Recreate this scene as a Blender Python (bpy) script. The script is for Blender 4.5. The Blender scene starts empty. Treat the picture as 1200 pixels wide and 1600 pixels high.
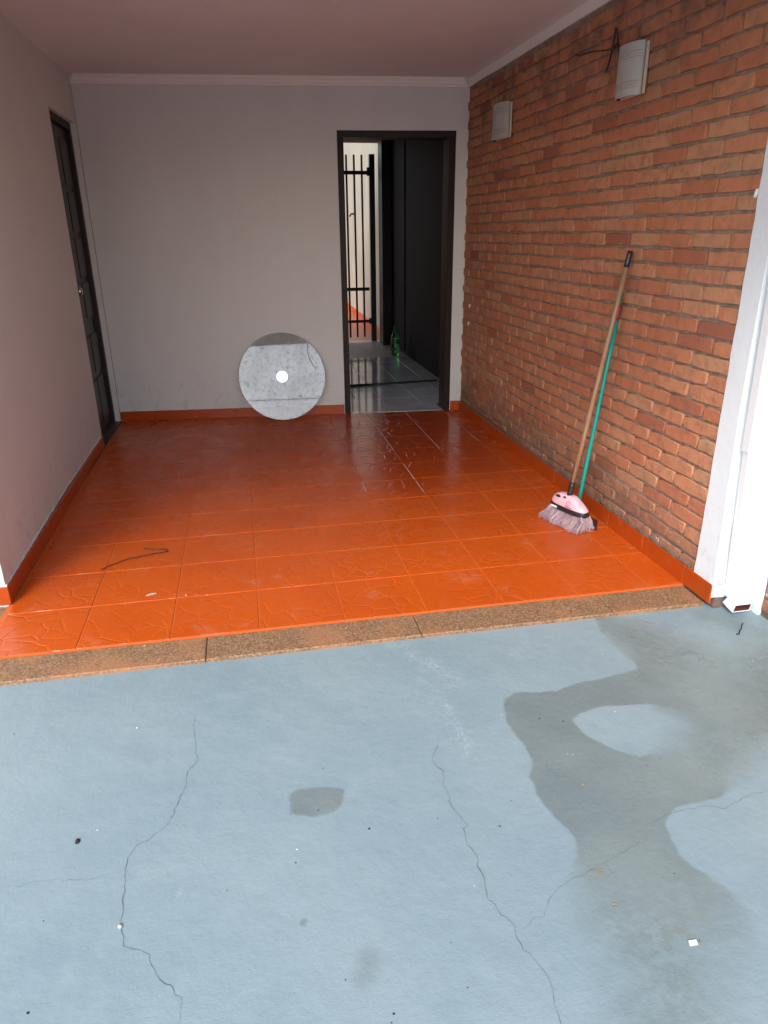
import bpy, bmesh, math, random
import numpy as np
from mathutils import Vector, Matrix, noise
random.seed(7)
C = bpy.context.scene.collection
sc = bpy.context.scene
PI = math.pi

# ---------------------------------------------------------------- camera
RM = Matrix(((0.98137496, 0.07963288, -0.17481932),
             (-0.19185968, 0.36060304, -0.91277342),
             (-0.0096464, 0.92931375, 0.36916513)))
FPX, HC = 1101.12, 1.42
cam_d = bpy.data.cameras.new('camera'); cam = bpy.data.objects.new('camera', cam_d); C.objects.link(cam)
cam.matrix_world = Matrix.Translation((0, 0, HC)) @ RM.to_4x4()
cam_d.sensor_fit = 'VERTICAL'; cam_d.sensor_height = 24.0; cam_d.lens = FPX / 1600 * 24.0
cam_d.clip_start = 0.05; cam_d.clip_end = 300
sc.camera = cam

# ---------------------------------------------------------------- sky, sun, exposure
SUN_EL, SUN_AZ = math.radians(38), math.radians(208)     # azimuth clockwise from +Y
world = bpy.data.worlds.new('World'); sc.world = world; world.use_nodes = True
wn = world.node_tree; bg = wn.nodes['Background']
sky = wn.nodes.new('ShaderNodeTexSky'); sky.sky_type = 'NISHITA'; sky.sun_disc = False
sky.sun_elevation = SUN_EL; sky.sun_rotation = SUN_AZ; sky.dust_density = 1.5; sky.air_density = 1.0
hsv = wn.nodes.new('ShaderNodeHueSaturation'); hsv.inputs['Saturation'].default_value = 0.55
wn.links.new(sky.outputs[0], hsv.inputs['Color']); wn.links.new(hsv.outputs[0], bg.inputs['Color'])
bg.inputs['Strength'].default_value = 0.15
sd = bpy.data.lights.new('sun', 'SUN'); sd.energy = 1.1; sd.angle = math.radians(23); sd.color = (1.0, 0.97, 0.93)
sun = bpy.data.objects.new('sun', sd); C.objects.link(sun)
sv = Vector((math.sin(SUN_AZ) * math.cos(SUN_EL), math.cos(SUN_AZ) * math.cos(SUN_EL), math.sin(SUN_EL)))
sun.rotation_euler = sv.to_track_quat('Z', 'Y').to_euler()
sun.location = (-3, -6, 8)
sc.view_settings.view_transform = 'Standard'; sc.view_settings.look = 'None'
sc.view_settings.gamma = 1; sc.view_settings.use_curve_mapping = False
sc.view_settings.exposure = 1.40
sc.render.engine = 'CYCLES'
sc.cycles.max_bounces = 10; sc.cycles.diffuse_bounces = 6; sc.cycles.glossy_bounces = 5
sc.cycles.transmission_bounces = 8; sc.cycles.transparent_max_bounces = 8

# ---------------------------------------------------------------- measuring helpers (photograph points -> places)
def ray(px, py):
    return RM @ Vector((px - 600, 800 - py, -FPX))
def flr(px, py, z=0.0):
    d = ray(px, py); t = (z - HC) / d.z; return Vector((0, 0, HC)) + d * t
def onx(px, py, x):
    d = ray(px, py); return Vector((0, 0, HC)) + d * (x / d.x)
def ony(px, py, y):
    d = ray(px, py); return Vector((0, 0, HC)) + d * (y / d.y)
def proj(p):
    c = RM.transposed() @ (Vector(p) - Vector((0, 0, HC)))
    return 600 + FPX * c.x / -c.z, 800 - FPX * c.y / -c.z

# ---------------------------------------------------------------- material helper
class Mat:
    def __init__(s, name, color=(.5, .5, .5), rough=.5, spec=.5, metal=0.0, **kw):
        s.m = bpy.data.materials.new(name); s.m.use_nodes = True
        s.t = s.m.node_tree; s.b = s.t.nodes['Principled BSDF']
        s.set('Base Color', (*color, 1)); s.set('Roughness', rough); s.set('Specular IOR Level', spec); s.set('Metallic', metal)
        for k, v in kw.items(): s.set(k.replace('_', ' '), v)
        s._pos = None
    def set(s, k, v): s.b.inputs[k].default_value = v
    def n(s, typ, **kw):
        nd = s.t.nodes.new('ShaderNode' + typ)
        for k, v in kw.items(): setattr(nd, k, v)
        return nd
    def l(s, a, b): s.t.links.new(a, b)
    def put(s, sock, v):
        if isinstance(v, (int, float)): sock.default_value = v
        elif isinstance(v, tuple): sock.default_value = (*v, 1) if len(v) == 3 and sock.type == 'RGBA' else v
        else: s.l(v, sock)
    def pos(s):
        if not s._pos: s._pos = s.n('NewGeometry').outputs['Position']
        return s._pos
    def oc(s): return s.n('TexCoord').outputs['Object']
    def vm(s, a, b, op='MULTIPLY'):
        nd = s.n('VectorMath', operation=op); s.put(nd.inputs[0], a); s.put(nd.inputs[1], b); return nd.outputs[0]
    def noise(s, scale, detail=4, rough=.55, vec=None, dist=0, out=0):
        nd = s.n('TexNoise'); nd.inputs['Scale'].default_value = scale; nd.inputs['Detail'].default_value = detail
        nd.inputs['Roughness'].default_value = rough; nd.inputs['Distortion'].default_value = dist
        s.l(vec if vec is not None else s.pos(), nd.inputs['Vector']); return nd.outputs[out]
    def voro(s, scale, feature='F1', vec=None, out='Distance', rnd=1.0):
        nd = s.n('TexVoronoi', feature=feature); nd.inputs['Scale'].default_value = scale; nd.inputs['Randomness'].default_value = rnd
        s.l(vec if vec is not None else s.pos(), nd.inputs['Vector']); return nd.outputs[out]
    def mr(s, v, a, b, c=0.0, d=1.0, smooth=True):
        nd = s.n('MapRange'); nd.interpolation_type = 'SMOOTHSTEP' if smooth else 'LINEAR'
        s.put(nd.inputs[0], v)
        for i, q in enumerate((a, b, c, d)): s.put(nd.inputs[i + 1], q)
        return nd.outputs[0]
    def mth(s, op, a, b=0.0):
        nd = s.n('Math', operation=op); s.put(nd.inputs[0], a); s.put(nd.inputs[1], b); return nd.outputs[0]
    def mix(s, f, a, b, mode='MIX'):
        nd = s.n('Mix', data_type='RGBA', blend_type=mode); s.put(nd.inputs[0], f); s.put(nd.inputs[6], a); s.put(nd.inputs[7], b)
        return nd.outputs[2]
    def bump(s, h, strength=.3, dist=.01, prev=None):
        nd = s.n('Bump'); nd.inputs['Strength'].default_value = strength; nd.inputs['Distance'].default_value = dist
        s.l(h, nd.inputs['Height'])
        if prev is not None: s.l(prev, nd.inputs['Normal'])
        s.l(nd.outputs[0], s.b.inputs['Normal']); return nd.outputs[0]
    def attr(s, name, kind='GEOMETRY', out='Fac'):
        nd = s.n('Attribute', attribute_type=kind, attribute_name=name); return nd.outputs[out]
    def out(s, k, v): s.put(s.b.inputs[k], v)

# ---------------------------------------------------------------- mesh helpers
def box(bm, x0, x1, y0, y1, z0, z1, mat=0):
    v = [bm.verts.new((x, y, z)) for z in (z0, z1) for y in (y0, y1) for x in (x0, x1)]
    for a in ((0, 2, 3, 1), (4, 5, 7, 6), (0, 1, 5, 4), (2, 6, 7, 3), (0, 4, 6, 2), (1, 3, 7, 5)):
        f = bm.faces.new([v[i] for i in a]); f.material_index = mat
    return v
def cbox(bm, x0, x1, y0, y1, z0, z1, b=.004, mat=0):
    """box with chamfered edges"""
    t = bmesh.new(); box(t, x0, x1, y0, y1, z0, z1)
    b = min(b, .45 * min(x1 - x0, y1 - y0, z1 - z0))
    bmesh.ops.bevel(t, geom=t.edges[:], offset=b, segments=1, affect='EDGES', profile=.5)
    join(bm, t, mat)
def join(bm, t, mat=0):
    mp = {v: bm.verts.new(v.co) for v in t.verts}
    for f in t.faces:
        try:
            g = bm.faces.new([mp[v] for v in f.verts]); g.material_index = mat; g.smooth = f.smooth
        except ValueError: pass
    t.free()
def tube(bm, pts, rad, seg=10, cap=True, mat=0, smooth=True):
    pts = [Vector(p) for p in pts]; n = len(pts)
    rads = rad if isinstance(rad, (list, tuple)) else [rad] * n
    rings = []; ref = None
    for i, p in enumerate(pts):
        d = (pts[min(i + 1, n - 1)] - pts[max(i - 1, 0)]).normalized()
        if ref is None: ref = Vector((0, 0, 1)) if abs(d.z) < .9 else Vector((1, 0, 0))
        a = d.cross(ref).normalized(); b = d.cross(a).normalized(); ref = -b if False else ref
        rings.append([bm.verts.new(p + (a * math.cos(2 * PI * k / seg) + b * math.sin(2 * PI * k / seg)) * rads[i]) for k in range(seg)])
    for r0, r1 in zip(rings, rings[1:]):
        for k in range(seg):
            f = bm.faces.new((r0[k], r0[(k + 1) % seg], r1[(k + 1) % seg], r1[k])); f.smooth = smooth; f.material_index = mat
    if cap and seg > 2:
        for r in (rings[0], rings[-1]):
            f = bm.faces.new(r); f.material_index = mat
def lathe(bm, prof, seg=28, org=(0, 0, 0), mat=0):
    rings = []
    for r, z in prof:
        rings.append([bm.verts.new((org[0] + max(r, 1e-4) * math.cos(2 * PI * k / seg), org[1] + max(r, 1e-4) * math.sin(2 * PI * k / seg), org[2] + z)) for k in range(seg)])
    for r0, r1 in zip(rings, rings[1:]):
        for k in range(seg):
            f = bm.faces.new((r0[k], r0[(k + 1) % seg], r1[(k + 1) % seg], r1[k])); f.smooth = True; f.material_index = mat
    bm.faces.new(rings[0]); bm.faces.new(rings[-1])
def obj(name, bm, mats, parent=None, loc=(0, 0, 0), rot=(0, 0, 0)):
    bmesh.ops.recalc_face_normals(bm, faces=bm.faces[:])
    me = bpy.data.meshes.new(name); bm.to_mesh(me); bm.free()
    for m in (mats if isinstance(mats, (list, tuple)) else [mats]): me.materials.append(m.m if isinstance(m, Mat) else m)
    o = bpy.data.objects.new(name, me); C.objects.link(o); o.location = loc; o.rotation_euler = rot
    if parent is not None: o.parent = parent
    return o
def tag(o, label=None, cat=None, group=None, kind=None):
    if label: o['label'] = label
    if cat: o['category'] = cat
    if group: o['group'] = group
    if kind: o['kind'] = kind
    return o
def thing(name, label, cat, loc=(0, 0, 0), rot=(0, 0, 0), group=None):
    o = bpy.data.objects.new(name, None); C.objects.link(o); o.location = loc; o.rotation_euler = rot
    o.empty_display_size = .1
    return tag(o, label, cat, group)
def inst(name, me, parent, loc, rot=(0, 0, 0), scale=(1, 1, 1)):
    o = bpy.data.objects.new(name, me); C.objects.link(o); o.parent = parent
    o.location = loc; o.rotation_euler = rot; o.scale = scale; return o

# ---------------------------------------------------------------- materials
def plaster(name, col, dirt=.12, bstr=.15):
    m = Mat(name, col, .75, .25)
    n1 = m.noise(1.3, 4); n2 = m.noise(9, 5)
    c = m.mix(m.mr(n1, .35, .7, 0, dirt), col, tuple(v * .72 for v in col))
    c = m.mix(m.mr(n2, .6, .75, 0, .12), c, tuple(v * .8 for v in col))
    m.out('Base Color', c)
    mp = m.n('Mapping'); mp.inputs['Scale'].default_value = (5, 5, 1.2); m.l(m.pos(), mp.inputs[0])
    c2 = m.mix(m.mr(m.noise(1, 4, .6, mp.outputs[0]), .45, .62, 0, .10), c, tuple(min(1, v * 1.18) for v in col)); sp_ = m.n('SeparateXYZ'); m.l(m.pos(), sp_.inputs[0])
    low = m.mth('MULTIPLY', m.mr(sp_.outputs['Z'], .55, .05), m.mr(m.noise(12, 6, .75, dist=.8), .50, .68))
    c2 = m.mix(m.mth('MULTIPLY', low, .30), c2, (.34, .29, .26))
    c2 = m.mix(m.mth('MULTIPLY', m.mr(m.noise(70, 2, .9, dist=2.0), .70, .74), .16), c2, (.30, .27, .25)); m.out('Base Color', c2)
    b = m.bump(m.noise(45, 3), bstr, .004); m.bump(m.noise(3, 2), .25, .02, b)
    return m
M_wall = plaster('grey_wall_paint', (.66, .665, .65))
M_ceil = plaster('ceiling_paint', (.74, .73, .74), .15)
M_white = plaster('white_pillar_paint', (.74, .78, .81), .05, .4)
M_trim = plaster('cornice_paint', (.84, .81, .78), .1)
M_yard = plaster('cream_yard_paint', (.40, .36, .28), .6, .3)
M_facade = plaster('cream_facade_paint', (.70, .66, .60), .2)
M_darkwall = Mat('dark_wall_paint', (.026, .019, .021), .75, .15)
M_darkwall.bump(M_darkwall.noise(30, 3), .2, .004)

def orange(name, tile=True):
    m = Mat(name, (.62, .12, .028), .32, .45)
    base = (.54, .086, .006) if tile else (.40, .058, .006)
    n1 = m.noise(2.2, 4); n2 = m.noise(26, 4)
    c = m.mix(m.mr(n1, .4, .7, 0, .35), base, (.42, .058, .006))
    c = m.mix(m.mr(n2, .55, .8, 0, .35), c, (.60, .12, .022))
    wet = None
    if tile:
        sep = m.n('SeparateXYZ'); m.l(m.pos(), sep.inputs[0])
        nn = m.mth('MULTIPLY', m.mth('SUBTRACT', m.noise(2.6, 3), .5), 1.3)
        wx = m.mth('MULTIPLY', m.mr(m.mth('ADD', sep.outputs['X'], m.mth('MULTIPLY', nn, .35)), .5, .78), m.mr(sep.outputs['X'], 1.75, 1.45))
        wy = m.mr(m.mth('ADD', sep.outputs['Y'], nn), 3.55, 4.3)
        wet = m.mth('MULTIPLY', wx, wy)
        rnd = m.n('ObjectInfo').outputs['Random']
        cb = m.n('CombineXYZ'); m.l(m.mth('MULTIPLY', rnd, 37.0), cb.inputs[0]); m.l(m.mth('MULTIPLY', rnd, 91.0), cb.inputs[1])
        v = m.vm(m.oc(), cb.outputs[0], 'ADD')
        wob = m.vm(m.vm(m.noise(7, 2, .5, v, out=1), (.5, .5, .5), 'SUBTRACT'), (.05, .05, .05))
        v2 = m.vm(v, wob, 'ADD')
        e = m.voro(11, 'DISTANCE_TO_EDGE', v2)
        groove = m.mr(e, 0.0, .075)
        cell = m.voro(11, 'F1', v2, 'Color')
        sepc = m.n('SeparateColor'); m.l(cell, sepc.inputs[0])
        keep = m.mr(m.noise(4, 2, .5, v), .42, .56)       # the embossed stone pattern is half filled with paint
        g2 = m.mth('SUBTRACT', 1.0, m.mth('MULTIPLY', m.mth('SUBTRACT', 1.0, groove), m.mth('ADD', m.mth('MULTIPLY', keep, .7), .3)))
        h = m.mth('ADD', g2, m.mth('MULTIPLY', sepc.outputs[0], .25))
        c = m.mix(m.mth('MULTIPLY', m.mth('SUBTRACT', 1.0, g2), .14), c, (.66, .15, .03))
        c = m.mix(m.mr(rnd, 0, 1, 0, .16, False), c, (.42, .055, .008))
        # dusty, dried water marks
        dust = m.mth('MULTIPLY', m.mr(m.noise(5.5, 6, .65, dist=.6), .56, .7), .20)
        c = m.mix(dust, c, (.55, .26, .17))
        c = m.mix(m.mth('MULTIPLY', wet, .45), c, (.30, .035, .01))
        r = m.mr(m.noise(6, 4), .35, .7, .24, .42)
        rr = m.mix(wet, (.3, .3, .3), (.07, .07, .07))
        r = m.mth('ADD', m.mth('MULTIPLY', r, m.mth('SUBTRACT', 1.0, wet)), m.mth('MULTIPLY', wet, .15))
        m.out('Roughness', r)
        b = m.bump(h, .48, .0024)
        m.bump(m.noise(60, 3), .06, .003, b)
    else:
        c = m.mix(m.mr(m.noise(14, 4), .62, .72, 0, .4), c, (.45, .12, .05))
        m.bump(m.noise(30, 3), .1, .003)
    m.out('Base Color', c)
    return m
M_tile = orange('orange_painted_tile')
M_skirt = orange('orange_painted_skirting', False)

M_grout = Mat('orange_painted_joint', (.58, .13, .03), .5, .3)
M_gwhite = Mat('white_grout_and_glint', (.62, .57, .55), .35, .5)  # white passage grout, also the painted reflections in wet joints by the doorway

M_stone = Mat('rough_brown_stone', (.3, .17, .09), .7, .4)
m = M_stone
c = m.mix(m.mr(m.noise(120, 5, .7), .4, .65), (.17, .085, .04), (.37, .23, .13))
c = m.mix(m.mr(m.noise(5, 4), .45, .7, 0, .6), c, (.42, .19, .09))
c = m.mix(m.mr(m.noise(11, 3), .62, .72, 0, .5), c, (.16, .09, .06))
m.out('Base Color', c); m.bump(m.noise(110, 4, .7), .55, .004)

M_ground = Mat('blue_grey_concrete_paint', (.3, .36, .4), .5, .4)
m = M_ground
nz = m.noise(7, 4); nf = m.noise(60, 3)
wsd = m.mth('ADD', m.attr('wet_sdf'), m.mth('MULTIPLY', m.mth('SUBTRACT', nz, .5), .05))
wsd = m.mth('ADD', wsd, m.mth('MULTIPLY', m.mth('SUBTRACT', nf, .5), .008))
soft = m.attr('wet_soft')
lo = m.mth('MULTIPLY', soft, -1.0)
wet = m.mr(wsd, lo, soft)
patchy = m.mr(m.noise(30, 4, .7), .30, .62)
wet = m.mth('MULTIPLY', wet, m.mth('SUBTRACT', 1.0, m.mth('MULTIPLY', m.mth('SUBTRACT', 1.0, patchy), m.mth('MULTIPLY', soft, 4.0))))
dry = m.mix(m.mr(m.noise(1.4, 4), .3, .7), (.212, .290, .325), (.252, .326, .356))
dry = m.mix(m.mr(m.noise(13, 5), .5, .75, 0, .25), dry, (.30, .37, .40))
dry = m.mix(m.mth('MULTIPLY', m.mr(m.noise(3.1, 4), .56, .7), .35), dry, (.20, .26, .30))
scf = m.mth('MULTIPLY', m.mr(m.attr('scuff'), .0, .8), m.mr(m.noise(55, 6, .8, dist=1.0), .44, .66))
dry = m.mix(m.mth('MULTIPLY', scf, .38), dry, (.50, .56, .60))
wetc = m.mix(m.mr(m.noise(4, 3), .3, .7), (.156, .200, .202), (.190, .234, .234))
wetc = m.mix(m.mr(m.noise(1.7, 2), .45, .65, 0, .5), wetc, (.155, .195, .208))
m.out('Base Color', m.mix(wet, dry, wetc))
m.out('Roughness', m.mth('SUBTRACT', m.mr(m.noise(9, 3), .3, .7, .42, .58), m.mth('MULTIPLY', wet, .18)))
# trowelled, brushed surface: short stretched strokes in changing directions
ang = m.noise(1.8, 2)
mp1 = m.n('Mapping'); mp1.inputs['Scale'].default_value = (60, 400, 60); mp1.inputs['Rotation'].default_value = (0, 0, .45); m.l(m.pos(), mp1.inputs[0])
mp2 = m.n('Mapping'); mp2.inputs['Scale'].default_value = (60, 400, 60); mp2.inputs['Rotation'].default_value = (0, 0, -1.0); m.l(m.pos(), mp2.inputs[0])
s1 = m.noise(1, 3, .6, mp1.outputs[0], 1.5); s2 = m.noise(1, 3, .6, mp2.outputs[0], 1.5)
strk = m.mix(m.mr(ang, .47, .53), s1, s2)
b1 = m.bump(strk, .22, .004); b2 = m.bump(m.noise(150, 4, .65), .16, .003, b1); m.bump(m.noise(14, 5, .6), .35, .010, b2)

def brickmat(name, kind):
    m = Mat(name, (.36, .14, .08), .85, .2)
    t = m.attr('tint', kind)
    ramp = m.n('ValToRGB'); m.l(t, ramp.inputs[0])
    cr = ramp.color_ramp; cr.elements[0].position = 0; cr.elements[0].color = (.30, .11, .075, 1)
    cr.elements[1].position = 1; cr.elements[1].color = (.50, .265, .145, 1)
    for p, cc in ((.25, (.48, .175, .092)), (.5, (.54, .222, .115)), (.75, (.56, .27, .148))):
        e = cr.elements.new(p); e.color = (*cc, 1)
    c = ramp.outputs[0]
    c = m.mix(m.mr(m.noise(18, 5, .65), .42, .68, 0, .55), c, (.30, .125, .08))
    c = m.mix(m.mr(m.noise(9, 4), .58, .74, 0, .5), c, (.52, .31, .19))
    c = m.mix(m.mr(m.noise(75, 4, .7), .62, .72, 0, .55), c, (.17, .075, .05))
    sep = m.n('SeparateXYZ'); m.l(m.pos(), sep.inputs[0])
    # rising damp: dirty and salt-stained courses near the floor, patchy darker bricks high up
    zz = m.mth('ADD', sep.outputs['Z'], m.mth('MULTIPLY', m.mth('SUBTRACT', m.noise(3, 3), .5), .5))
    low = m.mr(zz, .42, .10)
    c = m.mix(m.mth('MULTIPLY', low, m.mr(m.noise(14, 5, .7), .3, .6, .25, .85)), c, (.20, .115, .08))
    c = m.mix(m.mth('MULTIPLY', m.mth('MULTIPLY', low, m.mr(m.noise(22, 4, .7), .63, .70)), .8), c, (.62, .56, .52))
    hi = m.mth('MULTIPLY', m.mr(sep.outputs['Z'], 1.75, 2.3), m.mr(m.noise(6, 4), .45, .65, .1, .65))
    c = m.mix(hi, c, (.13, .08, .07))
    m.out('Base Color', c)
    b = m.bump(m.noise(38, 5, .7), .7, .006)
    mp = m.n('Mapping'); mp.inputs['Scale'].default_value = (20, 25, 140); mp.inputs['Rotation'].default_value = (.5, 0, 0); m.l(m.pos(), mp.inputs[0])
    m.bump(m.noise(1, 3, .6, mp.outputs[0], 1.0), .3, .004, b)
    return m
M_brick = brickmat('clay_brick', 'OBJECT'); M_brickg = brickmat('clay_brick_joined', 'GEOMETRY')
M_mortar = Mat('mortar', (.2, .13, .09), .95, .1)
m = M_mortar
c = m.mix(m.mr(m.noise(25, 5, .7), .35, .7), (.25, .19, .15), (.40, .31, .25))
sep = m.n('SeparateXYZ'); m.l(m.pos(), sep.inputs[0])
c = m.mix(m.mth('MULTIPLY', m.mr(sep.outputs['Z'], .25, .08), .7), c, (.10, .075, .06))
m.out('Base Color', c); m.bump(m.noise(90, 5, .75), .8, .008)

M_frame = Mat('dark_brown_varnish', (.020, .010, .011), .5, .3)
M_frame.bump(M_frame.noise(30, 3), .1, .002)
M_leaf = Mat('dark_lacquered_wood', (.014, .011, .012), .36, .35)
M_leaf.bump(M_leaf.noise(25, 3), .2, .003)
M_black = Mat('black_iron', (.012, .012, .014), .45, .4)
M_darkstone = Mat('dark_threshold_stone', (.06, .055, .05), .4, .5)
M_darkstone.out('Base Color', M_darkstone.mix(M_darkstone.mr(M_darkstone.noise(30, 4), .4, .6), (.035, .03, .028), (.10, .09, .08)))

M_gtile = Mat('grey_wet_floor_tile', (.24, .24, .245), .1, .5)
m = M_gtile
sep = m.n('SeparateXYZ'); m.l(m.pos(), sep.inputs[0])
dr = m.mr(m.mth('ADD', sep.outputs['Y'], m.mth('MULTIPLY', m.mth('SUBTRACT', m.noise(3, 2), .5), .15)), 8.45, 8.6)
c = m.mix(m.mr(m.noise(4, 4), .35, .65), (.50, .505, .52), (.60, .595, .60))
c = m.mix(dr, c, (.50, .34, .29))
m.out('Base Color', c)
m.out('Roughness', m.mth('ADD', .07, m.mth('MULTIPLY', dr, .4)))
m.bump(m.noise(12, 3), .06, .004)

M_metalw = Mat('white_painted_steel', (.80, .81, .82), .35, .5)
m = M_metalw
c = m.mix(m.mr(m.noise(20, 4), .66, .74, 0, .5), (.80, .81, .82), (.55, .52, .48))
m.out('Base Color', c); m.bump(m.noise(25, 3), .12, .003)
M_rust = Mat('rusty_inside', (.12, .045, .025), .9, .1)
M_caulk = Mat('old_beige_caulk', (.70, .64, .52), .8, .2); M_caulk.bump(M_caulk.noise(60, 4), .7, .006)

M_glass = Mat('dusty_table_glass', (.9, .93, .92), .02, .5)
m = M_glass
m.set('Transmission Weight', 1.0); m.set('IOR', 1.5); m.set('Base Color', (.93, .96, .95, 1))
df = m.n('BsdfDiffuse'); df.inputs[0].default_value = (.44, .46, .45, 1)
gl = m.n('BsdfGlossy'); gl.inputs['Roughness'].default_value = .02; gl.inputs[0].default_value = (.9, .95, 1, 1)
mx = m.n('MixShader'); mx2 = m.n('MixShader')
oc = m.oc()
d1 = m.mr(m.noise(4, 3, .5, oc), .3, .72, .20, .32)
d2 = m.mth('MULTIPLY', m.mr(m.noise(30, 6, .8, oc, .6), .52, .66), .32)
dd = m.mth('ADD', d1, d2)
m.l(m.b.outputs[0], mx2.inputs[1]); m.l(gl.outputs[0], mx2.inputs[2]); mx2.inputs[0].default_value = .050
m.l(dd, mx.inputs[0]); m.l(mx2.outputs[0], mx.inputs[1]); m.l(df.outputs[0], mx.inputs[2])
drt = m.mix(m.mr(m.noise(16, 5, .8, oc, 1.0), .56, .64), (.46, .48, .47), (.20, .17, .14)); m.l(drt, df.inputs[0])
m.l(mx.outputs[0], m.t.nodes['Material Output'].inputs[0])

M_plwhite = Mat('white_plastic', (.85, .85, .84), .35, .5)
M_frost = Mat('frosted_white_glass', (.50, .50, .47), .4, .4)
M_frost.set('Transmission Weight', .15)
M_cream = Mat('cream_back_plate', (.62, .52, .42), .5, .4)
M_wood = Mat('broom_wood', (.42, .24, .12), .5, .4)
m = M_wood
mp = m.n('Mapping'); mp.inputs['Scale'].default_value = (80, 80, 6); m.l(m.oc(), mp.inputs[0])
m.out('Base Color', m.mix(m.mr(m.noise(1, 4, .6, mp.outputs[0]), .35, .65), (.30, .17, .09), (.37, .23, .13)))
M_blackpl = Mat('black_plastic', (.018, .02, .024), .35, .5)
M_teal = Mat('teal_plastic', (.005, .33, .27), .3, .5)
M_red = Mat('red_plastic', (.30, .02, .045), .4, .5)
M_green = Mat('dark_green_plastic', (.01, .13, .06), .35, .5)
M_pink = Mat('pink_plastic', (.78, .48, .54), .35, .5)
M_magenta = Mat('magenta_print', (.62, .06, .16), .5, .4)
M_grit = Mat('dark_grit', (.03, .028, .027), .8, .2)
M_flake = Mat('white_flake', (.80, .80, .78), .7, .2)
M_rustwire = Mat('dark_wire', (.03, .022, .02), .5, .4)
M_bottle = Mat('green_bottle_plastic', (.10, .55, .18), .06, .5)
M_bottle.set('Transmission Weight', .85); M_bottle.set('IOR', 1.4)
M_bristle = Mat('mauve_bristles', (.5, .35, .4), .6, .3)
m = M_bristle
rp = m.n('ValToRGB'); m.l(m.attr('tint'), rp.inputs[0])
rp.color_ramp.elements[0].color = (.24, .17, .22, 1); rp.color_ramp.elements[1].color = (.86, .66, .66, 1)
e = rp.color_ramp.elements.new(.5); e.color = (.56, .38, .42, 1)
m.out('Base Color', rp.outputs[0])
M_crack = Mat('crack_shadow', (.085, .10, .108), .9, .1)
M_roof = Mat('roof_tiles_far', (.35, .16, .09), .8, .2)

# ================================================================= GROUND
def poly_sdf(P, poly):
    """signed distance, + inside"""
    x, y = P[:, 0], P[:, 1]; d = np.full(len(P), 1e9); ins = np.zeros(len(P), bool)
    n = len(poly)
    for i in range(n):
        ax, ay = poly[i]; bx, by = poly[(i + 1) % n]
        ex, ey = bx - ax, by - ay; L = ex * ex + ey * ey + 1e-12
        t = np.clip(((x - ax) * ex + (y - ay) * ey) / L, 0, 1)
        d = np.minimum(d, np.hypot(x - ax - t * ex, y - ay - t * ey))
        c = ((ay > y) != (by > y)) & (x < (bx - ax) * (y - ay) / (by - ay + 1e-12) + ax)
        ins ^= c
    return np.where(ins, d, -d)
def line_d(P, pts):
    x, y = P[:, 0], P[:, 1]; d = np.full(len(P), 1e9)
    for (ax, ay), (bx, by) in zip(pts, pts[1:]):
        ex, ey = bx - ax, by - ay; L = ex * ex + ey * ey + 1e-12
        t = np.clip(((x - ax) * ex + (y - ay) * ey) / L, 0, 1)
        d = np.minimum(d, np.hypot(x - ax - t * ex, y - ay - t * ey))
    return d
GZ = -0.020
def gp(l): return [tuple(flr(a, b, GZ)[:2]) for a, b in l]
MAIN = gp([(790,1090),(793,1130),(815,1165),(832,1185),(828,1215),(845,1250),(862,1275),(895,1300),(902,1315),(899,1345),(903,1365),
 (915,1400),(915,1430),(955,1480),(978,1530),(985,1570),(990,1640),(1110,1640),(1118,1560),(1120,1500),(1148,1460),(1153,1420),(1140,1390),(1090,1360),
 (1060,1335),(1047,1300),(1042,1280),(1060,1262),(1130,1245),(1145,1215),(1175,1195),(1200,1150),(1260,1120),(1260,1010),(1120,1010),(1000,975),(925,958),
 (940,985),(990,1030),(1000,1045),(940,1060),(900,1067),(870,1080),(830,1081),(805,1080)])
HOLE = gp([(892,1125),(905,1112),(960,1103),(1010,1100),(1050,1112),(1067,1130),(1060,1150),(1030,1175),(1000,1182),(960,1170),(920,1150)])
SMALL = gp([(455,1240),(470,1231),(510,1229),(538,1234),(536,1250),(520,1268),(490,1276),(452,1272)])
SLIV = gp([(1095,958),(1130,962),(1160,975),(1187,993),(1185,998),(1165,995),(1130,978),(1100,967)])
DOT = gp([(466,1438),(472,1434),(478,1438),(476,1446),(468,1447)])
SMUDGE = gp([(572,1490),(584,1492),(580,1525),(562,1538),(558,1530)])
def axis(a, b, step, lo, hi):
    f = list(np.arange(a, b + 1e-6, step)); L = []
    x, s = a, step
    while x > lo: s *= 1.6; x -= s; L.append(max(x, lo))
    H = []; x, s = b, step
    while x < hi: s *= 1.6; x += s; H.append(min(x, hi))
    return np.array(L[::-1] + f + H)
xs = axis(-1.5, 2.1, .014, -60, 60); ys = axis(.45, 2.40, .014, -80, 90)
X, Y = np.meshgrid(xs, ys); P = np.column_stack([X.ravel(), Y.ravel()])
def gz(x, y): return GZ
V = np.column_stack([P, np.full(len(P), GZ)])
nx, ny = len(xs), len(ys)
idx = np.arange(nx * ny).reshape(ny, nx)
F = np.column_stack([idx[:-1, :-1].ravel(), idx[:-1, 1:].ravel(), idx[1:, 1:].ravel(), idx[1:, :-1].ravel()])
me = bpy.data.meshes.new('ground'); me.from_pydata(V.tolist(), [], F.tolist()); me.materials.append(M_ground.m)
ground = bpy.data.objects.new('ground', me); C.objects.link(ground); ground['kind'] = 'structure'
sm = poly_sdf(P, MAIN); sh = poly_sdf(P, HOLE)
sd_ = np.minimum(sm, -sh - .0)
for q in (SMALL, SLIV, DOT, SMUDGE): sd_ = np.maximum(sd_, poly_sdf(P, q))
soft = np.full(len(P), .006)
def blob(cx, cy, r): return np.clip(1 - np.hypot(P[:, 0] - cx, P[:, 1] - cy) / r, 0, 1)
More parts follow.
